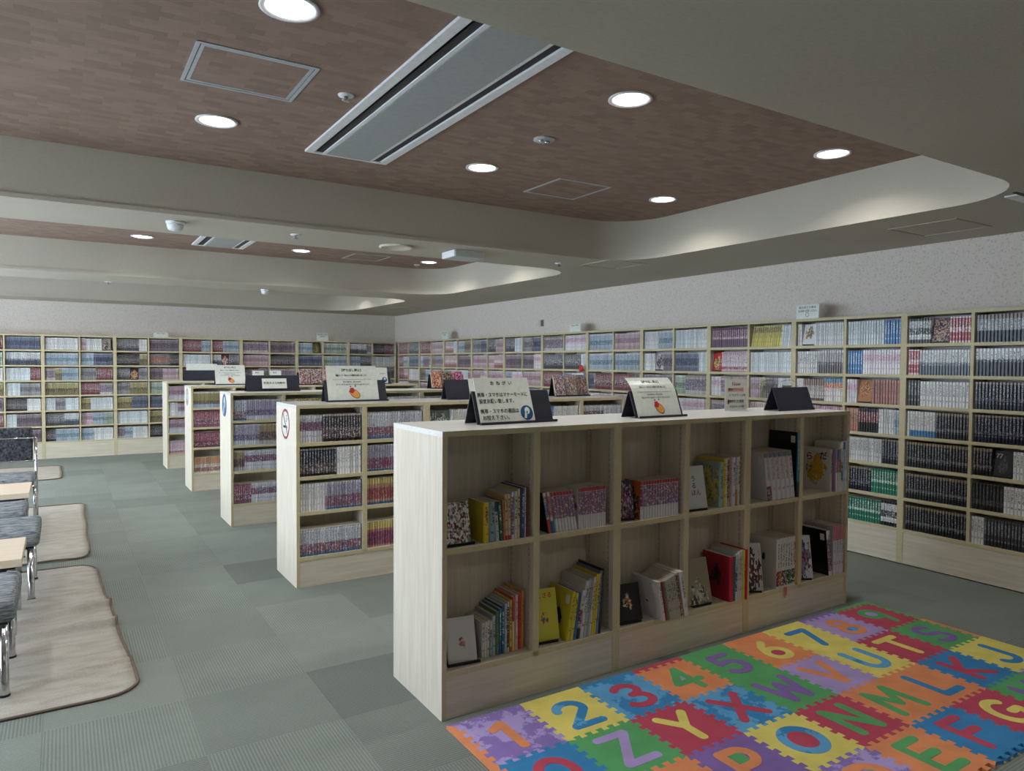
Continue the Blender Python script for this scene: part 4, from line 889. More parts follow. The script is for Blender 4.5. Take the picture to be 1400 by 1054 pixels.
# L2
f=fo(1.775,ZD,.135,.22,((206,198,66),(190,70,60),(60,110,160),(206,198,66),(206,198,66)),.13,.4,'yellow book with tiny red and blue pictures on a stand, second lower compartment',.06,.22,sw=.1,slabel='black stand under the yellow book',rz=-.12)
me=text_mesh('くさる',.026,MAT['red'],'CENTER',.01)
for v in me.vertices: v.co=(-.0065,-v.co.x+.06,v.co.y+.19)
add('lettering',me,f)
for a in [(1.851,1.867,.216,(206,190,52),'yellow book leaning right, second lower compartment',.16,dict(rad=.16,hgt=.4,pic=((60,40,30),)*4,ink=(90,70,30),lab=True)),(1.869,1.888,.206,(208,196,70),'second yellow book leaning right behind the first',.16,{}),(1.889,1.903,.206,(48,104,166),'blue book leaning right, second lower compartment',.16,{}),
 (1.905,1.923,.212,(206,204,206),'white, black and red book leaning right, second lower compartment',.16,dict(E=(150,50,56),art=(.3,.6),D=(30,32,36),bot=.22)),(1.925,1.943,.252,(206,206,204),'large white book leaning right, second lower compartment',.14,dict(lab=True,d=.188)),(1.944,1.958,.258,(176,180,176),'pale grey book, first of two, second lower compartment',.13,{}),
 (1.959,1.972,.258,(150,160,160),'pale grey book, second of two, second lower compartment',.13,{}),(1.973,1.985,.262,(206,204,200),'white book before the tall yellow ones, second lower compartment',.12,{}),(1.987,2.000,.272,(208,186,46),'tall yellow book, first of two, second lower compartment',.11,{}),(2.001,2.012,.274,(206,190,66),'tall yellow book, second of two, second lower compartment',.11,{}),
 (2.013,2.028,.285,(110,130,160),'tall blue-grey book, second lower compartment',.09,{}),(2.029,2.042,.295,(24,26,32),'tall black book at the right, second lower compartment',.07,dict(ink=(60,62,66),E=(60,60,62),art=(.2,.8)))]:
    pbook(a[0],a[1],ZD,a[2],a[3],a[4],a[5],y=.006,**a[6])
# L3
f=fo(2.245,ZD,.155,.172,((20,20,24),(90,150,140),(196,84,56),(214,206,150),(20,20,24)),.17,.5,'black book with small bright figures on a stand, third lower compartment',.05,.24,sw=.12,sh=.12,slabel='black stand under the black book',rz=-.1)
for a in [(2.391,2.409,.196,(206,206,208),'white book with printed cover leaning left, third lower compartment',-.2,dict(cov=(206,206,208),rad=.045,hgt=.4,pic=((70,70,74),)*4,lab=True,d=.188)),(2.411,2.423,.194,(150,36,48),'dark red slim book leaning left, third lower compartment',-.2,{}),(2.424,2.436,.194,(110,140,100),'green-edged slim book leaning left, third lower compartment',-.2,{})]:
    pbook(a[0],a[1],ZD,a[2],a[3],a[4],a[5],y=-.034,**a[6])
x=2.437
for i,nm in enumerate(['first','second','third','fourth','fifth','sixth']):
    pbook(x,x+.0115,ZD,.196+.004*i,(176,176,168),'grey-white slim book leaning left, %s of six, third lower compartment'%nm,-.2,y=-.034,ink=(70,74,70)); x+=.0122
pbook(2.511,2.527,ZD,.222,(196,186,176),'white and brown spotted book leaning left, third lower compartment',-.2,y=-.034,E=(130,80,60),art=(.0,.95))
pbook(2.529,2.555,ZD,.226,(206,208,210),'thick white book leaning left against the others, third lower compartment',-.2,y=-.042)
# L4
f=fo(2.715,ZD,.165,.225,((150,142,116),(206,206,196),(60,66,60),(150,142,116),(176,180,160)),.33,.15,'grey-beige book with white animals on a stand, fourth lower compartment',.045,.24,sw=.12,slabel='black stand under the grey-beige book',rz=-.06)
for a in [(2.876,2.908,.232,(176,34,56),'thick crimson book with dark picture, fourth lower compartment',0,dict(cov=(160,34,54),rad=.2,hgt=.5,pic=((60,20,30),(90,60,90),(50,20,30),(80,30,40)),d=.185)),(2.909,2.919,.232,(40,110,140),'thin teal book beside the crimson one',0,{}),(2.920,2.935,.24,(196,206,214),'white and pale blue book, fourth lower compartment',0,dict(E=(80,90,130),art=(.2,.7))),
 (2.936,2.949,.25,(206,206,208),'white book, first of three, fourth lower compartment',0,{}),(2.950,2.963,.252,(200,202,206),'white book, second of three, fourth lower compartment',0,{}),(2.9635,2.971,.254,(210,208,206),'white book, third of three, fourth lower compartment',0,{}),]:
    pbook(a[0],a[1],ZD,a[2],a[3],a[4],a[5],y=-.012,**a[6])
pbook(2.972,2.981,ZD,.256,(206,200,80),'thin yellow-green book, fourth lower compartment',0,y=-.02)
pbook(2.982,2.993,ZD,.262,(190,34,40),'bright red book at the right, fourth lower compartment',0,y=-.028)
# L5
fo(3.115,ZD,.13,.25,((190,188,190),(24,26,30),(60,62,66),(120,40,46),(206,206,206)),.45,.4,'black and white comic leaning on a stand, fifth lower compartment',.05,.22,sw=.1,slabel='black stand under the black and white comic',rz=-.5)
x=3.262
for i,(nm,ik) in enumerate(zip(['first','second','third','fourth','fifth','sixth','seventh'],[(150,40,46),(206,120,60),(60,60,64),(90,90,100),(60,60,66),(60,140,80),(60,60,66)])):
    pbook(x,x+.0215,ZD,.272,(206,206,208),'white book with bold lettering, %s of seven, fifth lower compartment'%nm,0,ink=(44,44,48),E=ik,art=(.05,.35),y=-.002,cov=(200,200,200),rad=.06 if i==0 else 0,hgt=.6,pic=((40,40,44),)*4); x+=.0222
pbook(3.418,3.426,ZD,.27,(150,70,96),'thin plum book beside the white seven, fifth lower compartment',0)
pbook(3.427,3.443,ZD,.27,(214,180,50),'yellow book at the right, fifth lower compartment',0,ink=(50,44,30))
# L6
fo(3.545,ZD,.13,.24,((206,208,212),(60,70,110),(120,140,180),(40,42,50),(170,90,100)),.45,.5,'white and blue comic on a stand, sixth lower compartment',.05,.22,sw=.1,slabel='black stand under the white and blue comic',rz=-.5)
pbook(3.735,3.770,ZD,.268,(206,204,206),'white-edged book with black cover leaning left, sixth lower compartment',-.13,cov=(12,12,14),E=(130,110,130),art=(.1,.8),d=.185,y=0,lab=True)
x=3.772
for i,nm in enumerate(['first','second','third','fourth']):
    pbook(x,x+.0235,ZD,.284,(204,204,212),'white book with red and blue lettering, %s of four, sixth lower compartment'%nm,0,ink=(56,70,140),B=(190,120,130),top=.3,y=0); x+=.0243
o=MB().box(3.325,3.332,Y1-.006,Y1-.0045,.135,.19).box(3.337,3.343,Y1-.006,Y1-.0045,.145,.19).box(3.325,3.343,Y1-.006,Y1+.03,.1895,.191).obj('ribbon_bookmark',MAT['ribbon']); tag(o,'orange ribbon bookmark hanging over the lowest shelf edge','bookmark')

# ================================================================== NOTICES
def card_mesh(w,h,th=.002,bendf=None,n=10):
    V=[];F=[]
    for i in range(n+1):
        z=h*i/n; y=bendf(z) if bendf else 0
        V += [(-w/2,y,z),(w/2,y,z),(-w/2,y+th,z),(w/2,y+th,z)]
    for i in range(n):
        a=4*i; F += [(a,a+1,a+5,a+4),(a+2,a+6,a+7,a+3),(a,a+4,a+6,a+2),(a+1,a+3,a+7,a+5)]
    F += [(0,2,3,1),(4*n,4*n+1,4*n+3,4*n+2)]
    return mesh_vf('notice_card',V,F,[MAT['card']])
def card(M,w,h,label,lean,bendf=None,name='notice_card'):
    o=add(name,card_mesh(w,h,.0016,bendf)); o.matrix_world=M@Matrix.Rotation(-lean,4,'X'); tag(o,label,'notice'); return o
def no_phone(parent,cx,cz,r,bendf=None,y=-.0012):
    shape(parent,circ(cx,cz,r,40),MAT['blueprint'],'icon_disc',y,bendf)
    shape(parent,circ(cx+r*.1,cz+r*.28,r*.42,24,ry=r*.48),MAT['card'],'icon_head',y-.0004,bendf)
    shape(parent,rotp([(cx-r*.62,cz-r*.62),(cx-r*.3,cz-r*.75),(cx+r*.02,cz-r*.05),(cx-r*.24,cz+r*.2)],cx,cz,8),MAT['card'],'icon_hand',y-.0004,bendf)
    shape(parent,rotp([(cx-r*.12,cz-r*.1),(cx+r*.02,cz-r*.16),(cx+r*.2,cz+r*.16),(cx+r*.06,cz+r*.24)],cx,cz,10),MAT['ink'],'icon_phone',y-.0008,bendf)
def takeout(parent,w,h,bendf=None):
    k=w/.297
    letter('【持ち出し禁止】',.017*k,MAT['ink'],parent,0,h*.87,bold=.02,bendf=bendf)
    letter('漫画コーナー内のみでの閲覧をお願い致します。',.0125*k,MAT['ink'],parent,0,h*.72,bold=.015,bendf=bendf,maxw=w*.62)
    shape(parent,[(-w*.39,h*.6),(w*.39,h*.6),(w*.39,h*.607),(-w*.39,h*.607)],MAT['inkgrey'],'rule',-.0012,bendf)
    letter('请勿将漫画带出，请在 此处阅读。',.0095*k,MAT['inkgrey'],parent,0,h*.535,bendf=bendf,maxw=w*.36)
    letter('만화 코너 에서만 열람해주시기 바랍니다. 반출 금지 입니다.',.0095*k,MAT['inkgrey'],parent,0,h*.46,bendf=bendf,maxw=w*.66)
    cx,cz=.008*k,h*.2
    shape(parent,rotp(circ(cx,cz,.034*k,20,ry=.0225*k),cx,cz,-40),MAT['ink'],'icon_outline',-.0011,bendf)
    shape(parent,rotp(circ(cx,cz,.0315*k,20,ry=.02*k),cx,cz,-40),MAT['orangeprint'],'icon_hand',-.0015,bendf)
    shape(parent,rotp([(cx-.036*k,cz-.004*k),(cx-.012*k,cz-.004*k),(cx-.006*k,cz+.016*k),(cx-.02*k,cz+.03*k),(cx-.036*k,cz+.022*k)],cx,cz,-22),MAT['red'],'icon_book',-.0019,bendf)
    for dx,dz in ((-.022,.042),(.006,.044)): shape(parent,circ(cx+dx*k,cz+dz*k,.004*k,10),MAT['maroon'],'icon_mark',-.0015,bendf)
Tz=lambda x,y,z,r=0:Matrix.Translation((x,y,z))@Matrix.Rotation(r,4,'Z')
ZT=LH+.0005
# S1, first notice
M1=Tz(1.715,2.672,ZT,.06); LN1=.33
stand(M1,.42,.15,'dark slate stand holding the large white notice, nearest low row',LN1,color='navy',ledge=.03)
c1=card(M1@Matrix.Translation((-.045,-.0025,.0035)),.297,.208,'white notice asking for phones in silent mode, with blue phone icon',LN1)
letter('お  ね  が  い',.021,MAT['ink'],c1,-.005,.182,bold=.015)
letter('携帯・スマホはマナーモードに',.0225,MAT['ink'],c1,-.143,.128,'LEFT',.012,maxw=.272)
letter('設定お願い致します。',.0225,MAT['ink'],c1,-.138,.099,'LEFT',.012,maxw=.186)
letter('携帯・スマホの通話は',.0225,MAT['ink'],c1,-.14,.053,'LEFT',.012,maxw=.206)
letter('お控え下さい。',.0225,MAT['ink'],c1,-.135,.024,'LEFT',.012,maxw=.145)
no_phone(c1,.108,.042,.034)
# S1, second notice (bowed laminated sheet)
bend=lambda z:.032*(max(0,z-.12)/.096)**2
M2=Tz(2.545,2.628,ZT,.03)
stand(M2,.335,.14,'dark stand holding the bowed notice, middle unit of nearest row',.36,color='navy',ledge=.028)
c2=card(M2@Matrix.Translation((.0,-.0025,.0035)),.305,.216,'bowed laminated notice with a red and orange hand, nearest low row',.34,bend)
takeout(c2,.305,.216,bend)
# S1, clear holder with the list of new volumes
t=thing('acrylic_sign_holder','clear acrylic holder around the handwritten new-arrivals sheet','sign holder',(3.31,2.80,LH),.0)
t.rotation_euler=(0,0,-.08)
MB().box(-.095,.105,.003,.0045,0,.2).box(-.095,.105,-.05,.0045,0,.0015).box(-.095,.105,-.0045,-.003,.0015,.19).obj('acrylic_sheet',MAT['glass'],t)
c3=card(Tz(3.31,2.80,LH+.003,-.08),.172,.18,'handwritten sheet listing new volumes with pink highlights',0)
me=letter('New',.034,MAT['maroon'],c3,.0,.152,bold=.005)
shape(c3,[(-.066,.105),(.06,.105),(.06,.13),(-.066,.13)],plain('pink_highlight',(226,168,160),.6),'highlight',-.0008); shape(c3,[(-.066,.038),(.068,.038),(.068,.062),(-.066,.062)],MAT['card'],'highlight',-.0008)
letter('葬送のフリーレン',.0185,MAT['ink'],c3,-.003,.118,bold=.02,maxw=.112); letter('アベツカサ  1-13巻',.0155,MAT['ink'],c3,.008,.086,maxw=.14)
letter('農業学園と生活図鑑',.0185,MAT['ink'],c3,.0,.05,bold=.02,maxw=.122); shape(c3,[(-.066,.036),(-.052,.036),(-.052,.062),(-.066,.062)],MAT['red'],'highlight',-.001)
letter('水辺ナミ  1-10巻',.0155,MAT['ink'],c3,.008,.02,maxw=.14)
stand(Tz(3.655,2.64,ZT,.02),.335,.142,'empty dark stand at the right end of the nearest low row',.36,color='navy',ledge=.004)
for i,xx in enumerate((3.57,3.75)):
    t=thing('clear_easel','clear plastic easel behind the empty dark stand, %s one'%('left' if i==0 else 'right'),'easel',(xx,2.83,LH),math.pi)
    R=Matrix.Rotation(-.3,4,'X'); MB().box(-.07,.07,0,.002,0,.165,0,R).obj('plate',MAT['glass'],t); MB().box(-.045,.045,.0025,.004,.125,.15,0,R).obj('price_card',MAT['acpanel'],t)
    MB().tube([(-.06,.052,.166),(-.03,.06,.176),(.03,.06,.176),(.06,.052,.166)],.002,6).obj('wire_hook',MAT['chrome'],t)
# S2
M4=Tz(1.71,4.70,ZT,.0)
stand(M4,.44,.15,'dark stand holding the glossy notice, second low row',.3,color='navy')
c4=card(M4@Matrix.Translation((-.02,-.0025,.0035)),.36,.25,'glossy notice with red and orange hand, second low row',.3)
takeout(c4,.36,.25)
M5=Tz(2.54,4.62,ZT,.0)
stand(M5,.36,.15,'dark stand with a pale memo sheet, second low row',.3,color='navy')
c5=card(M5@Matrix.Translation((.09,-.0025,.0035)),.15,.155,'pale blue-white memo sheet on dark stand, second low row',.3)
letter('ご自由にお読み',.014,MAT['inkgrey'],c5,.0,.125,maxw=.12); letter('ください。',.014,MAT['inkgrey'],c5,-.01,.098,maxw=.11); ringmesh(c5,.015,.055,.018,.0195,MAT['inkgrey'],'print')
def comics(M,n,w,h,palette,place,sw,gap=.012,lean=.25):
    stand(M,sw,.15,'black stand carrying comics, '+place,lean,color='black',ledge=.032)
    for i in range(n):
        x=(i-(n-1)/2)*(w+gap)
        c=palette[i]; face_book(M@Matrix.Translation((x,-.0005,.004)),w,h,.016,c[:5],.7,.45,c[5]+', '+place,'display_volume','book',lean,None)
comics(Tz(3.55,4.70,ZT,0),3,.105,.172,[((150,160,190),(200,160,140),(120,80,76),(214,200,190),(70,90,140),'blue-sky crowd comic, left of three'),((160,176,176),(176,130,120),(110,80,90),(206,190,170),(90,110,110),'grey-green crowd comic, middle of three'),((110,160,190),(150,110,100),(60,70,80),(196,160,140),(90,80,110),'blue-edged crowd comic, right of three')],'second low row',.35)
# S3
M6=Tz(1.63,6.66,ZT,.0)
stand(M6,.47,.15,'dark stand with the security camera notice, third low row',.3,color='navy')
c6=card(M6@Matrix.Translation((.01,-.0025,.025)),.22,.095,'small grey notice about the security camera, third low row',.3)
letter('防犯カメラ作動中',.024,MAT['ink'],c6,0,.05,bold=.02,maxw=.19)
comics(Tz(3.42,6.68,ZT,0),3,.115,.175,[((196,120,80),(206,160,130),(170,70,60),(80,50,44),(226,190,160),'orange-red comic, left of three'),((150,140,130),(90,70,66),(190,170,150),(60,50,50),(120,100,90),'brown and grey comic, middle of three'),((150,50,96),(210,120,160),(60,30,50),(230,180,200),(110,40,70),'magenta comic, right of three')],'third low row',.4)
# S4
M7=Tz(1.645,8.70,ZT,0)
stand(M7,.33,.15,'dark stand holding the shiny notice, fourth low row',.3,color='navy')
c7=card(M7@Matrix.Translation((0,-.0025,.0035)),.33,.235,'shiny notice with small hand picture, fourth low row',.3); takeout(c7,.33,.235)
comics(Tz(2.56,8.42,ZT,0),3,.125,.185,[((176,160,160),(110,60,64),(206,190,186),(80,70,80),(150,110,110),'pale portrait comic, left of three'),((190,180,176),(90,80,90),(150,120,110),(60,50,56),(206,190,180),'white and brown comic, middle of three'),((140,130,150),(190,60,60),(206,170,70),(80,80,130),(200,190,196),'red and yellow comic, right of three')],'fourth low row',.44)
M8=Tz(3.42,8.50,ZT,0); stand(M8,.24,.15,'dark stand with blue phone icon notice, fourth low row',.3,color='navy'); c8=card(M8@Matrix.Translation((-.02,-.0025,.0035)),.21,.21,'white notice with blue phone icon, fourth low row',.3); no_phone(c8,.06,.05,.034); letter('おねがい',.018,MAT['ink'],c8,.04,.13)
for i,xx in enumerate((1.93,2.13)):
    o=card(Tz(xx,8.6,ZT),.13,.165,'small white price card on fourth low row, %s one'%('left' if i==0 else 'right'),.1,name='price_card'); letter('新刊',.02,MAT['ink'],o,-.01,.14)
# S5
M9=Tz(1.62,10.70,ZT,0); stand(M9,.42,.15,'dark stand with blank card behind, farthest low row',.28,color='navy'); card(M9@Matrix.Translation((.03,.05,0)),.4,.235,'blank pale green card behind the dark stand, farthest low row',.0)

# ---- round stickers on the end panels
def sticker(r,yc,zc,label):
    t=thing('round_sticker',label,'sign',(ROWX[r],yc,zc),-math.pi/2); return t
t=sticker(1,4.66,1.007,'red ringed no-smoking sticker on the end of the second low row')
shape(t,circ(0,0,.098,40),MAT['card'],'disc',-.0006); ringmesh(t,0,0,.082,.098,MAT['maroon'],'ring')
shape(t,rotp([(-.006,-.085),(.006,-.085),(.006,.085),(-.006,.085)],0,0,40),MAT['maroon'],'slash',-.0014)
shape(t,[(-.05,-.026),(.03,-.026),(.03,-.01),(-.05,-.01)],MAT['ink'],'cigarette',-.001); shape(t,[(.036,-.026),(.046,-.026),(.046,-.01),(.036,-.01)],MAT['ink'],'ember',-.001)
for a,b in ((.02,.02),(.035,.035),(.03,.055)): shape(t,circ(a,b,.007,10),MAT['ink'],'smoke',-.001)
t=sticker(2,6.635,1.024,'blue round phone sticker on the end of the third low row'); no_phone(t,0,0,.1)
t=sticker(3,8.60,1.016,'white round sticker with brown outline on the end of the fourth low row')
shape(t,circ(0,0,.098,40),MAT['card'],'disc',-.0006); ringmesh(t,0,0,.09,.098,MAT['brownring'],'ring'); shape(t,circ(.0,.055,.03,20),MAT['brownring'],'figure',-.001); shape(t,circ(.0,-.055,.03,20),MAT['brownring'],'figure',-.001); shape(t,circ(0,.05,.018,16),MAT['card'],'figure_light',-.0014)
# ---- signs on top of the wall bookcases
def topsign(M,w,h,label,lines):
    o=card(M,w,h,label,0,name='shelf_sign')
    for i,s_ in enumerate(lines): letter(s_,h*.2,MAT['inkgrey'] if h>.08 else MAT['ink'],o,0,h*(.8-.26*i),maxw=w*.82,bold=.02)
    return o
R_=-math.pi/2
o=topsign(Tz(5.05,3.57,1.781,R_),.205,.11,'white paper sign on top of the right-wall bookcase, nearest',['読み終えた本は','元の棚へ返却ください']); ringmesh(o,0,.03,.014,.017,MAT['ink'],'print')
topsign(Tz(5.05,6.63,1.781,R_),.2,.09,'small white sign on top of right-wall bookcases, middle one',['防犯カメラ作動中'])
o=topsign(Tz(5.05,9.97,1.781,R_),.2,.12,'small white sign on top of right-wall bookcases, farthest',['読み終えた本は','元の棚へ'])
topsign(Tz(1.285,12.155,1.781),.2,.065,'small white strip sign on the back-wall bookcase at left',['防犯カメラ作動中'])
topsign(Tz(3.8,12.155,1.781),.2,.125,'white paper sign on the back-wall bookcase near the corner',['読み終えた本は','元の棚へ'])
t=thing('wall_switch','small beige switch plate on the right wall','switch',(XW,7.6,1.93),R_)
bevel(MB().box(-.06,.06,-.008,0,-.045,.045).obj('plate',MAT['acpanel'],t),.002); bevel(MB().box(.005,.05,-.016,-.008,-.04,.04).obj('cover',MAT['brownring'],t),.002)
# ---- red badge pop-up clipped to the right wall bookcase
t=thing('shelf_wobbler','red round badge with white card clipped to the right-wall bookcase','badge',(5.03,6.44,1.12),R_)
MB().lathe([(.001,-.012),(.03,-.009),(.042,0),(.03,.006),(.001,.008)],24,0,Matrix.Translation((0,-.03,.235))@Matrix.Rotation(math.pi/2,4,'X')).obj('badge',MAT['red'],t,smooth=True)
MB().box(-.045,.045,-.03,-.028,.012,.18).obj('card',MAT['card'],t); shape(t,circ(.01,.1,.028,20),MAT['red'],'print',-.031); MB().box(-.004,.004,-.026,-.024,.012,.23).obj('strip',MAT['white'],t); MB().box(-.045,.045,-.03,.0,.008,.012).obj('clip',MAT['black'],t)

# ================================================================== FOAM ALPHABET MAT
mat_root=thing('foam_alphabet_mat','multicoloured interlocking foam alphabet and number mat on the carpet','play mat',(0,0,0))
P0,MX,MY,MT=.301,1.264,2.375,.012
ROWS=[[('1','purple','orange'),('2','yellow','sky'),('3','sky','red'),('4','orange','green'),('5','green','violet'),('6','orange','yellow'),('7','yellow','blue'),('8','lilac','orange'),('9','red','green')],
 [('0','blue','red'),('Z','green','lilac'),('Y','red','yellow'),('X','sky','red'),('W','green','violet'),('V','lilac','orange'),('U','yellow','sky'),('T','red','yellow'),('S','green','violet')],
 [('R','yellow','green'),('Q','orange','green'),('P','violet','orange'),('O','yellow','sky'),('N','red','green'),('M','orange','green'),('L','orange','blue'),('K','blue','red'),('J','yellow','blue')],
 [('A','green','red'),('B','red','yellow'),('C','blue','yellow'),('D','purple','orange'),('E','orange','green'),('F','blue','red'),('G','red','yellow'),('H','green','violet'),('I','purple','orange')]]
def teeth(a,b,sign,n=5,dep=.0105):
    """dovetail line from a to b; sign moves the tongues to the left/right"""
    ax,ay=a; bx_,by=b; dx,dy=bx_-ax,by-ay; L=math.hypot(dx,dy); ux,uy=dx/L,dy/L; nx,ny=-uy*sign,ux*sign
    P=[]; m=.018; pit=(L-2*m)/n
    for i in range(n):
        s0=m+pit*(i+.27); s1=m+pit*(i+.73); f=pit*.06
        for s_,o in ((s0,-dep),(s0-f,dep),(s1+f,dep),(s1,-dep)): P.append((ax+ux*s_+nx*o,ay+uy*s_+ny*o))
    return P
def hedge(i,j): # horizontal line under row j-1 / above row j, from left to right
    y=MY-P0*j; a=(MX+P0*i,y); b=(MX+P0*(i+1),y); return [a]+teeth(a,b,1)
def vedge(i,j): # vertical line left of column i, from top to bottom
    x=MX+P0*i; a=(x,MY-P0*j); b=(x,MY-P0*(j+1)); return [a]+teeth(a,b,1)
COUNT={'4':(-.008,.008,.02,'lilac'),'6':(0,-.036,.036,'red'),'8':(0,-.04,.034,'sky'),'9':(0,.036,.036,'lilac'),'O':(0,0,.06,'red'),'P':(-.005,.04,.034,'green'),'D':(-.01,0,.055,'green'),'Q':(0,0,.06,'orange'),'R':(-.005,.04,.034,'yellow'),'A':(0,.0,.02,'green'),'B':(0,.04,.03,'red')}
def _arc(cx,cy,rx,ry,a0,a1,n=14): return [(cx+rx*math.cos(math.radians(a0+(a1-a0)*i/n)),cy+ry*math.sin(math.radians(a0+(a1-a0)*i/n))) for i in range(n+1)]
_bowl=[(-.25,.45)]+_arc(0,.2,.27,.25,80,-80)+[(-.25,-.05)]
STROKE={'1':[[(-.22,.3),(0,.45),(0,-.45)]],'2':[_arc(0,.2,.27,.25,175,-25)+[(-.28,-.45),(.3,-.45)]],'3':[_arc(0,.23,.25,.22,150,-90)+_arc(0,-.22,.28,.23,90,-150)],'4':[[(.12,-.45),(.12,.45),(-.3,-.15),(.32,-.15)]],
 '5':[[(.25,.45),(-.2,.45),(-.22,.06)]+_arc(0,-.16,.28,.28,115,-150)],'6':[[(.12,.45),(-.12,.22),(-.26,-.1)],_arc(0,-.18,.26,.26,180,540,22)],'7':[[(-.28,.45),(.28,.45),(-.05,-.45)]],'8':[_arc(0,.22,.2,.2,0,360,20),_arc(0,-.21,.26,.24,0,360,20)],
 '9':[_arc(0,.18,.26,.26,0,360,22),[(.26,.15),(.12,-.45)]],'0':[_arc(0,0,.3,.42,0,360,26)],'O':[_arc(0,0,.34,.4,0,360,28)],'Z':[[(-.28,.45),(.28,.45),(-.28,-.45),(.3,-.45)]],'Y':[[(-.3,.45),(0,.0),(.3,.45)],[(0,0),(0,-.45)]],
 'X':[[(-.32,.45),(.32,-.45)],[(.32,.45),(-.32,-.45)]],'W':[[(-.4,.45),(-.22,-.43),(0,.25),(.22,-.43),(.4,.45)]],'V':[[(-.32,.45),(0,-.45),(.32,.45)]],'U':[[(-.28,.45)]+_arc(0,-.15,.28,.3,180,360)+[(.28,.45)]],'T':[[(-.34,.45),(.34,.45)],[(0,.45),(0,-.45)]],
 'S':[_arc(0,.22,.25,.22,30,270)+_arc(0,-.22,.27,.23,90,-150)],'R':[[(-.25,-.45),(-.25,.45)],_bowl,[(0,-.05),(.28,-.45)]],'Q':[_arc(0,0,.34,.4,0,360,28),[(.1,-.18),(.34,-.45)]],'P':[[(-.25,-.45),(-.25,.45)],_bowl],'N':[[(-.28,-.45),(-.28,.45),(.28,-.45),(.28,.45)]],
 'M':[[(-.38,-.45),(-.3,.45),(0,-.15),(.3,.45),(.38,-.45)]],'L':[[(-.24,.45),(-.24,-.45),(.28,-.45)]],'K':[[(-.26,.45),(-.26,-.45)],[(.28,.45),(-.26,-.02),(.28,-.45)]],'J':[[(.2,.45)]+_arc(-.05,-.2,.25,.25,0,-160)],
 'A':[[(-.34,-.45),(0,.45),(.34,-.45)],[(-.2,-.15),(.2,-.15)]],'B':[[(-.25,-.45),(-.25,.45)],_bowl,[(-.25,-.05)]+_arc(0,-.25,.29,.2,80,-80)+[(-.25,-.45)]],'C':[_arc(0,0,.33,.42,45,315,20)],'D':[[(-.25,-.45),(-.25,.45)]+_arc(-.05,0,.36,.45,85,-85,16)+[(-.25,-.45)]],
 'E':[[(.26,.45),(-.24,.45),(-.24,-.45),(.28,-.45)],[(-.24,0),(.2,0)]],'F':[[(.28,.45),(-.24,.45),(-.24,-.45)],[(-.24,.02),(.2,.02)]],'G':[_arc(0,0,.33,.42,50,330,20)+[(.32,-.03),(.08,-.03)]],'H':[[(-.28,.45),(-.28,-.45)],[(.28,.45),(.28,-.45)],[(-.28,0),(.28,0)]],'I':[[(0,.45),(0,-.45)]]}
def stroke_letter(ch,mat,sz=.215,r=.0195):
    m=MB(); k=0
    for path in STROKE[ch]:
        P=[(x*sz,y*sz*.92) for x,y in path]
        for (xa,ya),(xb,yb) in zip(P,P[1:]):
            L=math.hypot(xb-xa,yb-ya)
            if L<1e-6: continue
            an=math.degrees(math.atan2(yb-ya,xb-xa))
            cap=circ(xb,yb,r,8,an-90,an+90)+circ(xa,ya,r,8,an+90,an+270)
            m.prism(cap,-.0015,.0004+k*.000012); k+=1
    return m.mesh('letter_inlay',[mat])
CN9={'sky':'light blue','violet':'purple'}
for j,row in enumerate(ROWS):
    for i,(ch,bgc,fgc) in enumerate(row):
        top=hedge(i,j); right=vedge(i+1,j); bot=hedge(i,j+1); left=vedge(i,j)
        br=(MX+P0*(i+1),MY-P0*(j+1)); bl=(MX+P0*i,MY-P0*(j+1))
        # clockwise from top-left: top ->, right down, bottom back, left up
        loop=top+right+[br]+bot[1:][::-1]+[bl]+left[1:][::-1]
        loop=loop[::-1]
        t=MB().prism(loop,.0005,MT).obj('mat_tile',FO[bgc],mat_root); t['label']='%s foam tile with %s %s'%(CN9.get(bgc,bgc),CN9.get(fgc,fgc),ch)
        cx,cy=MX+P0*(i+.5),MY-P0*(j+.5)
        me=stroke_letter(ch,FO[fgc])
        me.name='letter_inlay'; add('letter_inlay',me,t,(cx,cy,MT+.0006))
        if ch in COUNT:
            ox,oy,r,c=COUNT[ch]; MB().prism(circ(cx+ox,cy+oy,r,20,ry=r*1.15),MT-.001,MT+.0004).obj('counter_inlay',FO[c],t)
BW=.032
def border(loop,c): MB().prism(loop,.0005,MT).obj('border_strip',FO[c],mat_root)
for i,c in enumerate(['purple','yellow','blue','red','green','orange','yellow','violet','green']):
    lo=hedge(i,0)+[(MX+P0*(i+1),MY),(MX+P0*(i+1)+(BW if i==8 else 0),MY+BW),(MX+P0*i-(BW if i==0 else 0),MY+BW)]; border(lo,c)
for j,c in enumerate(['orange','orange','yellow','green']):
    ve=vedge(0,j); lo=ve+[(MX,MY-P0*(j+1)),(MX-BW,MY-P0*(j+1)),(MX-BW,MY-P0*j+(BW if j==0 else 0))]; border(lo,c)
for j,c in enumerate(['green','orange','yellow','purple']):
    ve=vedge(9,j); lo=ve+[(MX+P0*9,MY-P0*(j+1)),(MX+P0*9+BW,MY-P0*(j+1)),(MX+P0*9+BW,MY-P0*j+(BW if j==0 else 0))]; border(lo[::-1],c)

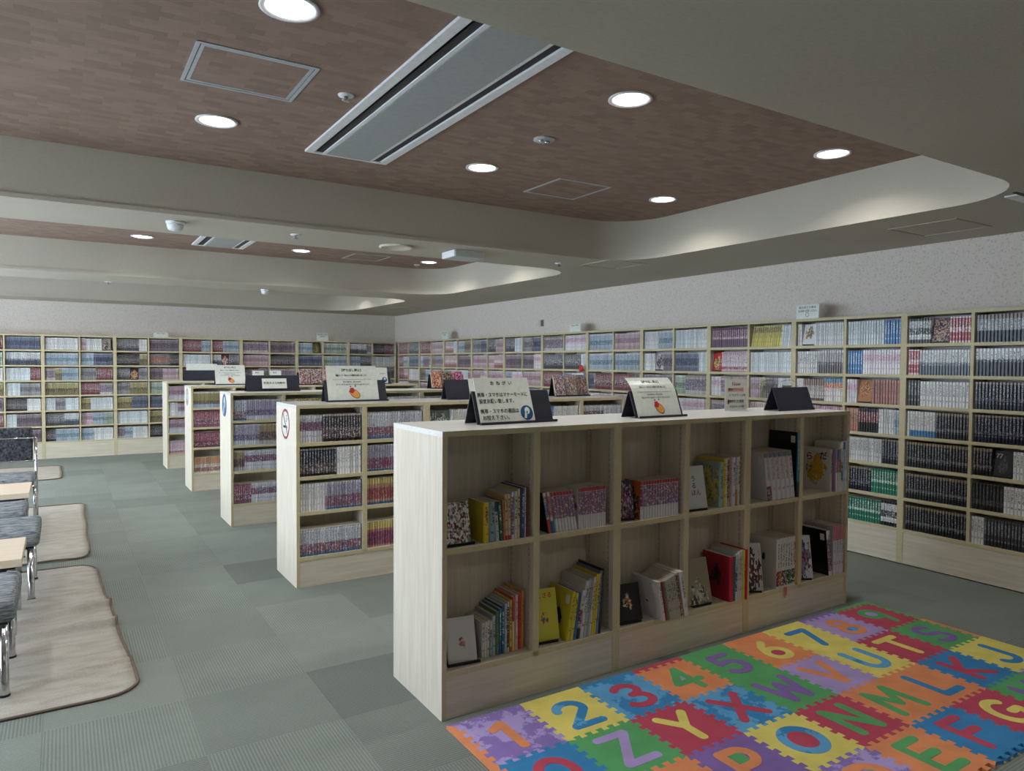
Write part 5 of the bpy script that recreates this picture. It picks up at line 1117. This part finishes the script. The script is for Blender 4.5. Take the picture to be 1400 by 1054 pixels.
# ================================================================== RUGS
def rug(name,x0,x1f,x1n,y0,y1,r,label,ridges,seed,curl=0):
    rg=random.Random(seed); nx,ny=40,230; V=[];F=[]
    right=lambda y:x1n+(x1f-x1n)*(y-y0)/(y1-y0)+.004*math.sin(y*7+seed)
    def hz(x,y):
        z=.006+.0012*math.sin(x*9+y*5+seed)*math.sin(y*11-x*4)+.0006*math.sin(y*31+x*13)
        for yc,sl,am,wd,xs in ridges:
            d=(y-(yc+sl*(x-x1f)+.02*math.sin(x*9))); f=1/(1+math.exp(-(x-xs)*14))
            z+=am*math.exp(-(d/wd)**2)*f
        return max(z,.003)
    def outline(y):
        # rounded right corners
        rr=right(y)
        for yc,s in ((y0,1),(y1,-1)):
            d=(y-yc)*s
            if d<r: rr=min(rr,right(yc)-r+math.sqrt(max(0,r*r-(r-d)**2)))
        return rr
    for j in range(ny+1):
        tt=j/ny; y=y0+(y1-y0)*(.5-.5*math.cos(math.pi*tt)) if False else y0+(y1-y0)*tt
        xr=outline(y)
        for i in range(nx+1):
            x=x0+(xr-x0)*i/nx; V.append((x,y,hz(x,y)))
    n=len(V)
    for j in range(ny):
        for i in range(nx):
            a=j*(nx+1)+i; F.append((a,a+1,a+nx+2,a+nx+1))
    V += [(x,y,.0008) for x,y,z in V[:n]]
    ring=[i for i in range(nx+1)]+[(j*(nx+1)+nx) for j in range(1,ny+1)]+[ny*(nx+1)+i for i in range(nx-1,-1,-1)]+[j*(nx+1) for j in range(ny-1,0,-1)]
    for k in range(len(ring)):
        a,b=ring[k],ring[(k+1)%len(ring)]; F.append((b,a,a+n,b+n))
    t=thing(name,label,'rug')
    add('fleece',mesh_vf('fleece',V,F,[MAT['rug']],smooth=True),t)
    pts=[V[k] for k in ring if True]; MB().tube([(x,y,max(z,.007)) for x,y,z in pts],.0065,7,closed=True).obj('edge_binding',MAT['rugedge'],t,smooth=True)
rug('floor_rug',-1.5,.17,.27,3.36,5.66,.14,'cream fleece rug with brown edging under the nearest stools',[(4.62,.12,.042,.016,-.2),(4.28,-.02,.045,.015,-.3),(3.72,.1,.008,.03,-.6),(5.0,.1,.009,.03,-.5)],1)
rug('floor_rug',-1.5,.16,.15,5.86,8.14,.08,'cream fleece rug in the middle, edge turned up at one corner',[(5.93,.1,.03,.05,-.1),(6.9,.05,.008,.05,-.4)],2)
rug('floor_rug',-1.5,-.03,-.02,9.97,11.25,.12,'cream fleece rug farthest away near the back wall',[(10.5,.05,.01,.05,-.5)],3)

# ================================================================== SEATS AND TABLES AT LEFT
def cushion(x0,x1,y0,y1,z0,z1,mat,parent,name='seat'):
    o=MB().box(x0,x1,y0,y1,z0,z1).obj(name,mat,parent); b=bevel(o,.028,4)
    for p in o.data.polygons: p.use_smooth=True
    return o
def stool(xr,y0,y1,label):
    w=.5; t=thing('upholstered_stool',label,'stool',(xr-w/2,(y0+y1)/2,.006),0,'grey upholstered stools'); l=(y1-y0)/2
    cushion(-w/2,w/2,-l,l,.315,.405,MAT['fabric'],t)
    MB().tube([(-w/2+.05,-l+.05,.305),(w/2-.05,-l+.05,.305),(w/2-.05,l-.05,.305),(-w/2+.05,l-.05,.305)],.011,8,closed=True).obj('frame',MAT['chrome'],t,smooth=True)
    MB().box(-w/2+.03,w/2-.03,-l+.03,l-.03,.302,.317).obj('underside',MAT['black'],t)
    for sx in (-1,1):
        for sy in (-1,1):
            MB().lathe([(.017,.004),(.019,.012),(.0175,.02),(.0175,.305)],16).obj('leg',MAT['chrome'],t,(sx*(w/2-.045),sy*(l-.04),0),smooth=True)
            MB().lathe([(.021,0),(.021,.008),(.017,.012)],14).obj('foot_cap',MAT['black'],t,(sx*(w/2-.045),sy*(l-.04),0),smooth=True)
stool(-.175,3.56,4.10,'grey upholstered stool nearest the camera at the left edge')
stool(-.125,4.95,5.50,'grey upholstered stool just beyond the near low table')
stool(-.215,5.62,6.14,'grey upholstered stool just before the far low table')
def table(xr,y0,y1,label):
    w=1.1; t=thing('low_table',label,'table',(xr-w/2,(y0+y1)/2,.006),0,'low tables with chrome legs'); l=(y1-y0)/2
    bevel(MB().box(-w/2,w/2,-l,l,.36,.40).obj('table_top',MAT['tabletop'],t),.002)
    MB().box(-w/2+.03,w/2-.03,-l+.03,l-.03,.335,.36).obj('apron',MAT['navy'],t)
    for sx in (-1,1):
        for sy in (-1,1):
            MB().box(-.019,.019,-.012,.012,0,.345).obj('leg',MAT['chrome'],t,(sx*(w/2-.045),sy*(l-.035),0))
table(-.185,4.33,4.86,'low table with pale wooden top between the two nearest stools')
table(-.225,6.48,7.05,'low table with pale top in front of the backrest chair')
t=thing('upholstered_chair','grey upholstered chair with dark backrest and chrome frame','chair',(-.47,7.45,.006))
cushion(-.25,.25,-.27,.25,.34,.41,MAT['fabric'],t)
o=cushion(-.25,.235,.262,.3,.50,.80,MAT['fabricdark'],t,'backrest')
MB().tube([(-.25,.258,.705),(.25,.258,.705)],.008,8).obj('back_rail',MAT['chrome'],t,smooth=True); MB().tube([(-.25,.26,.5),(.25,.26,.5)],.008,8).obj('back_rail',MAT['chrome'],t,smooth=True)
MB().tube([(-.25,-.22,.335),(.25,-.22,.335),(.25,.25,.335),(-.25,.25,.335)],.01,8,closed=True).obj('seat_frame',MAT['chrome'],t,smooth=True)
for sx in (-1,1):
    MB().tube([(sx*.258,-.22,.0),(sx*.258,-.22,.335)],.0125,10).obj('leg',MAT['chrome'],t,smooth=True)
    MB().tube([(sx*.258,.28,.0),(sx*.258,.27,.34),(sx*.258,.265,.71)],.0125,10).obj('leg',MAT['chrome'],t,smooth=True)

bpy.data.scenes.remove(TMP)
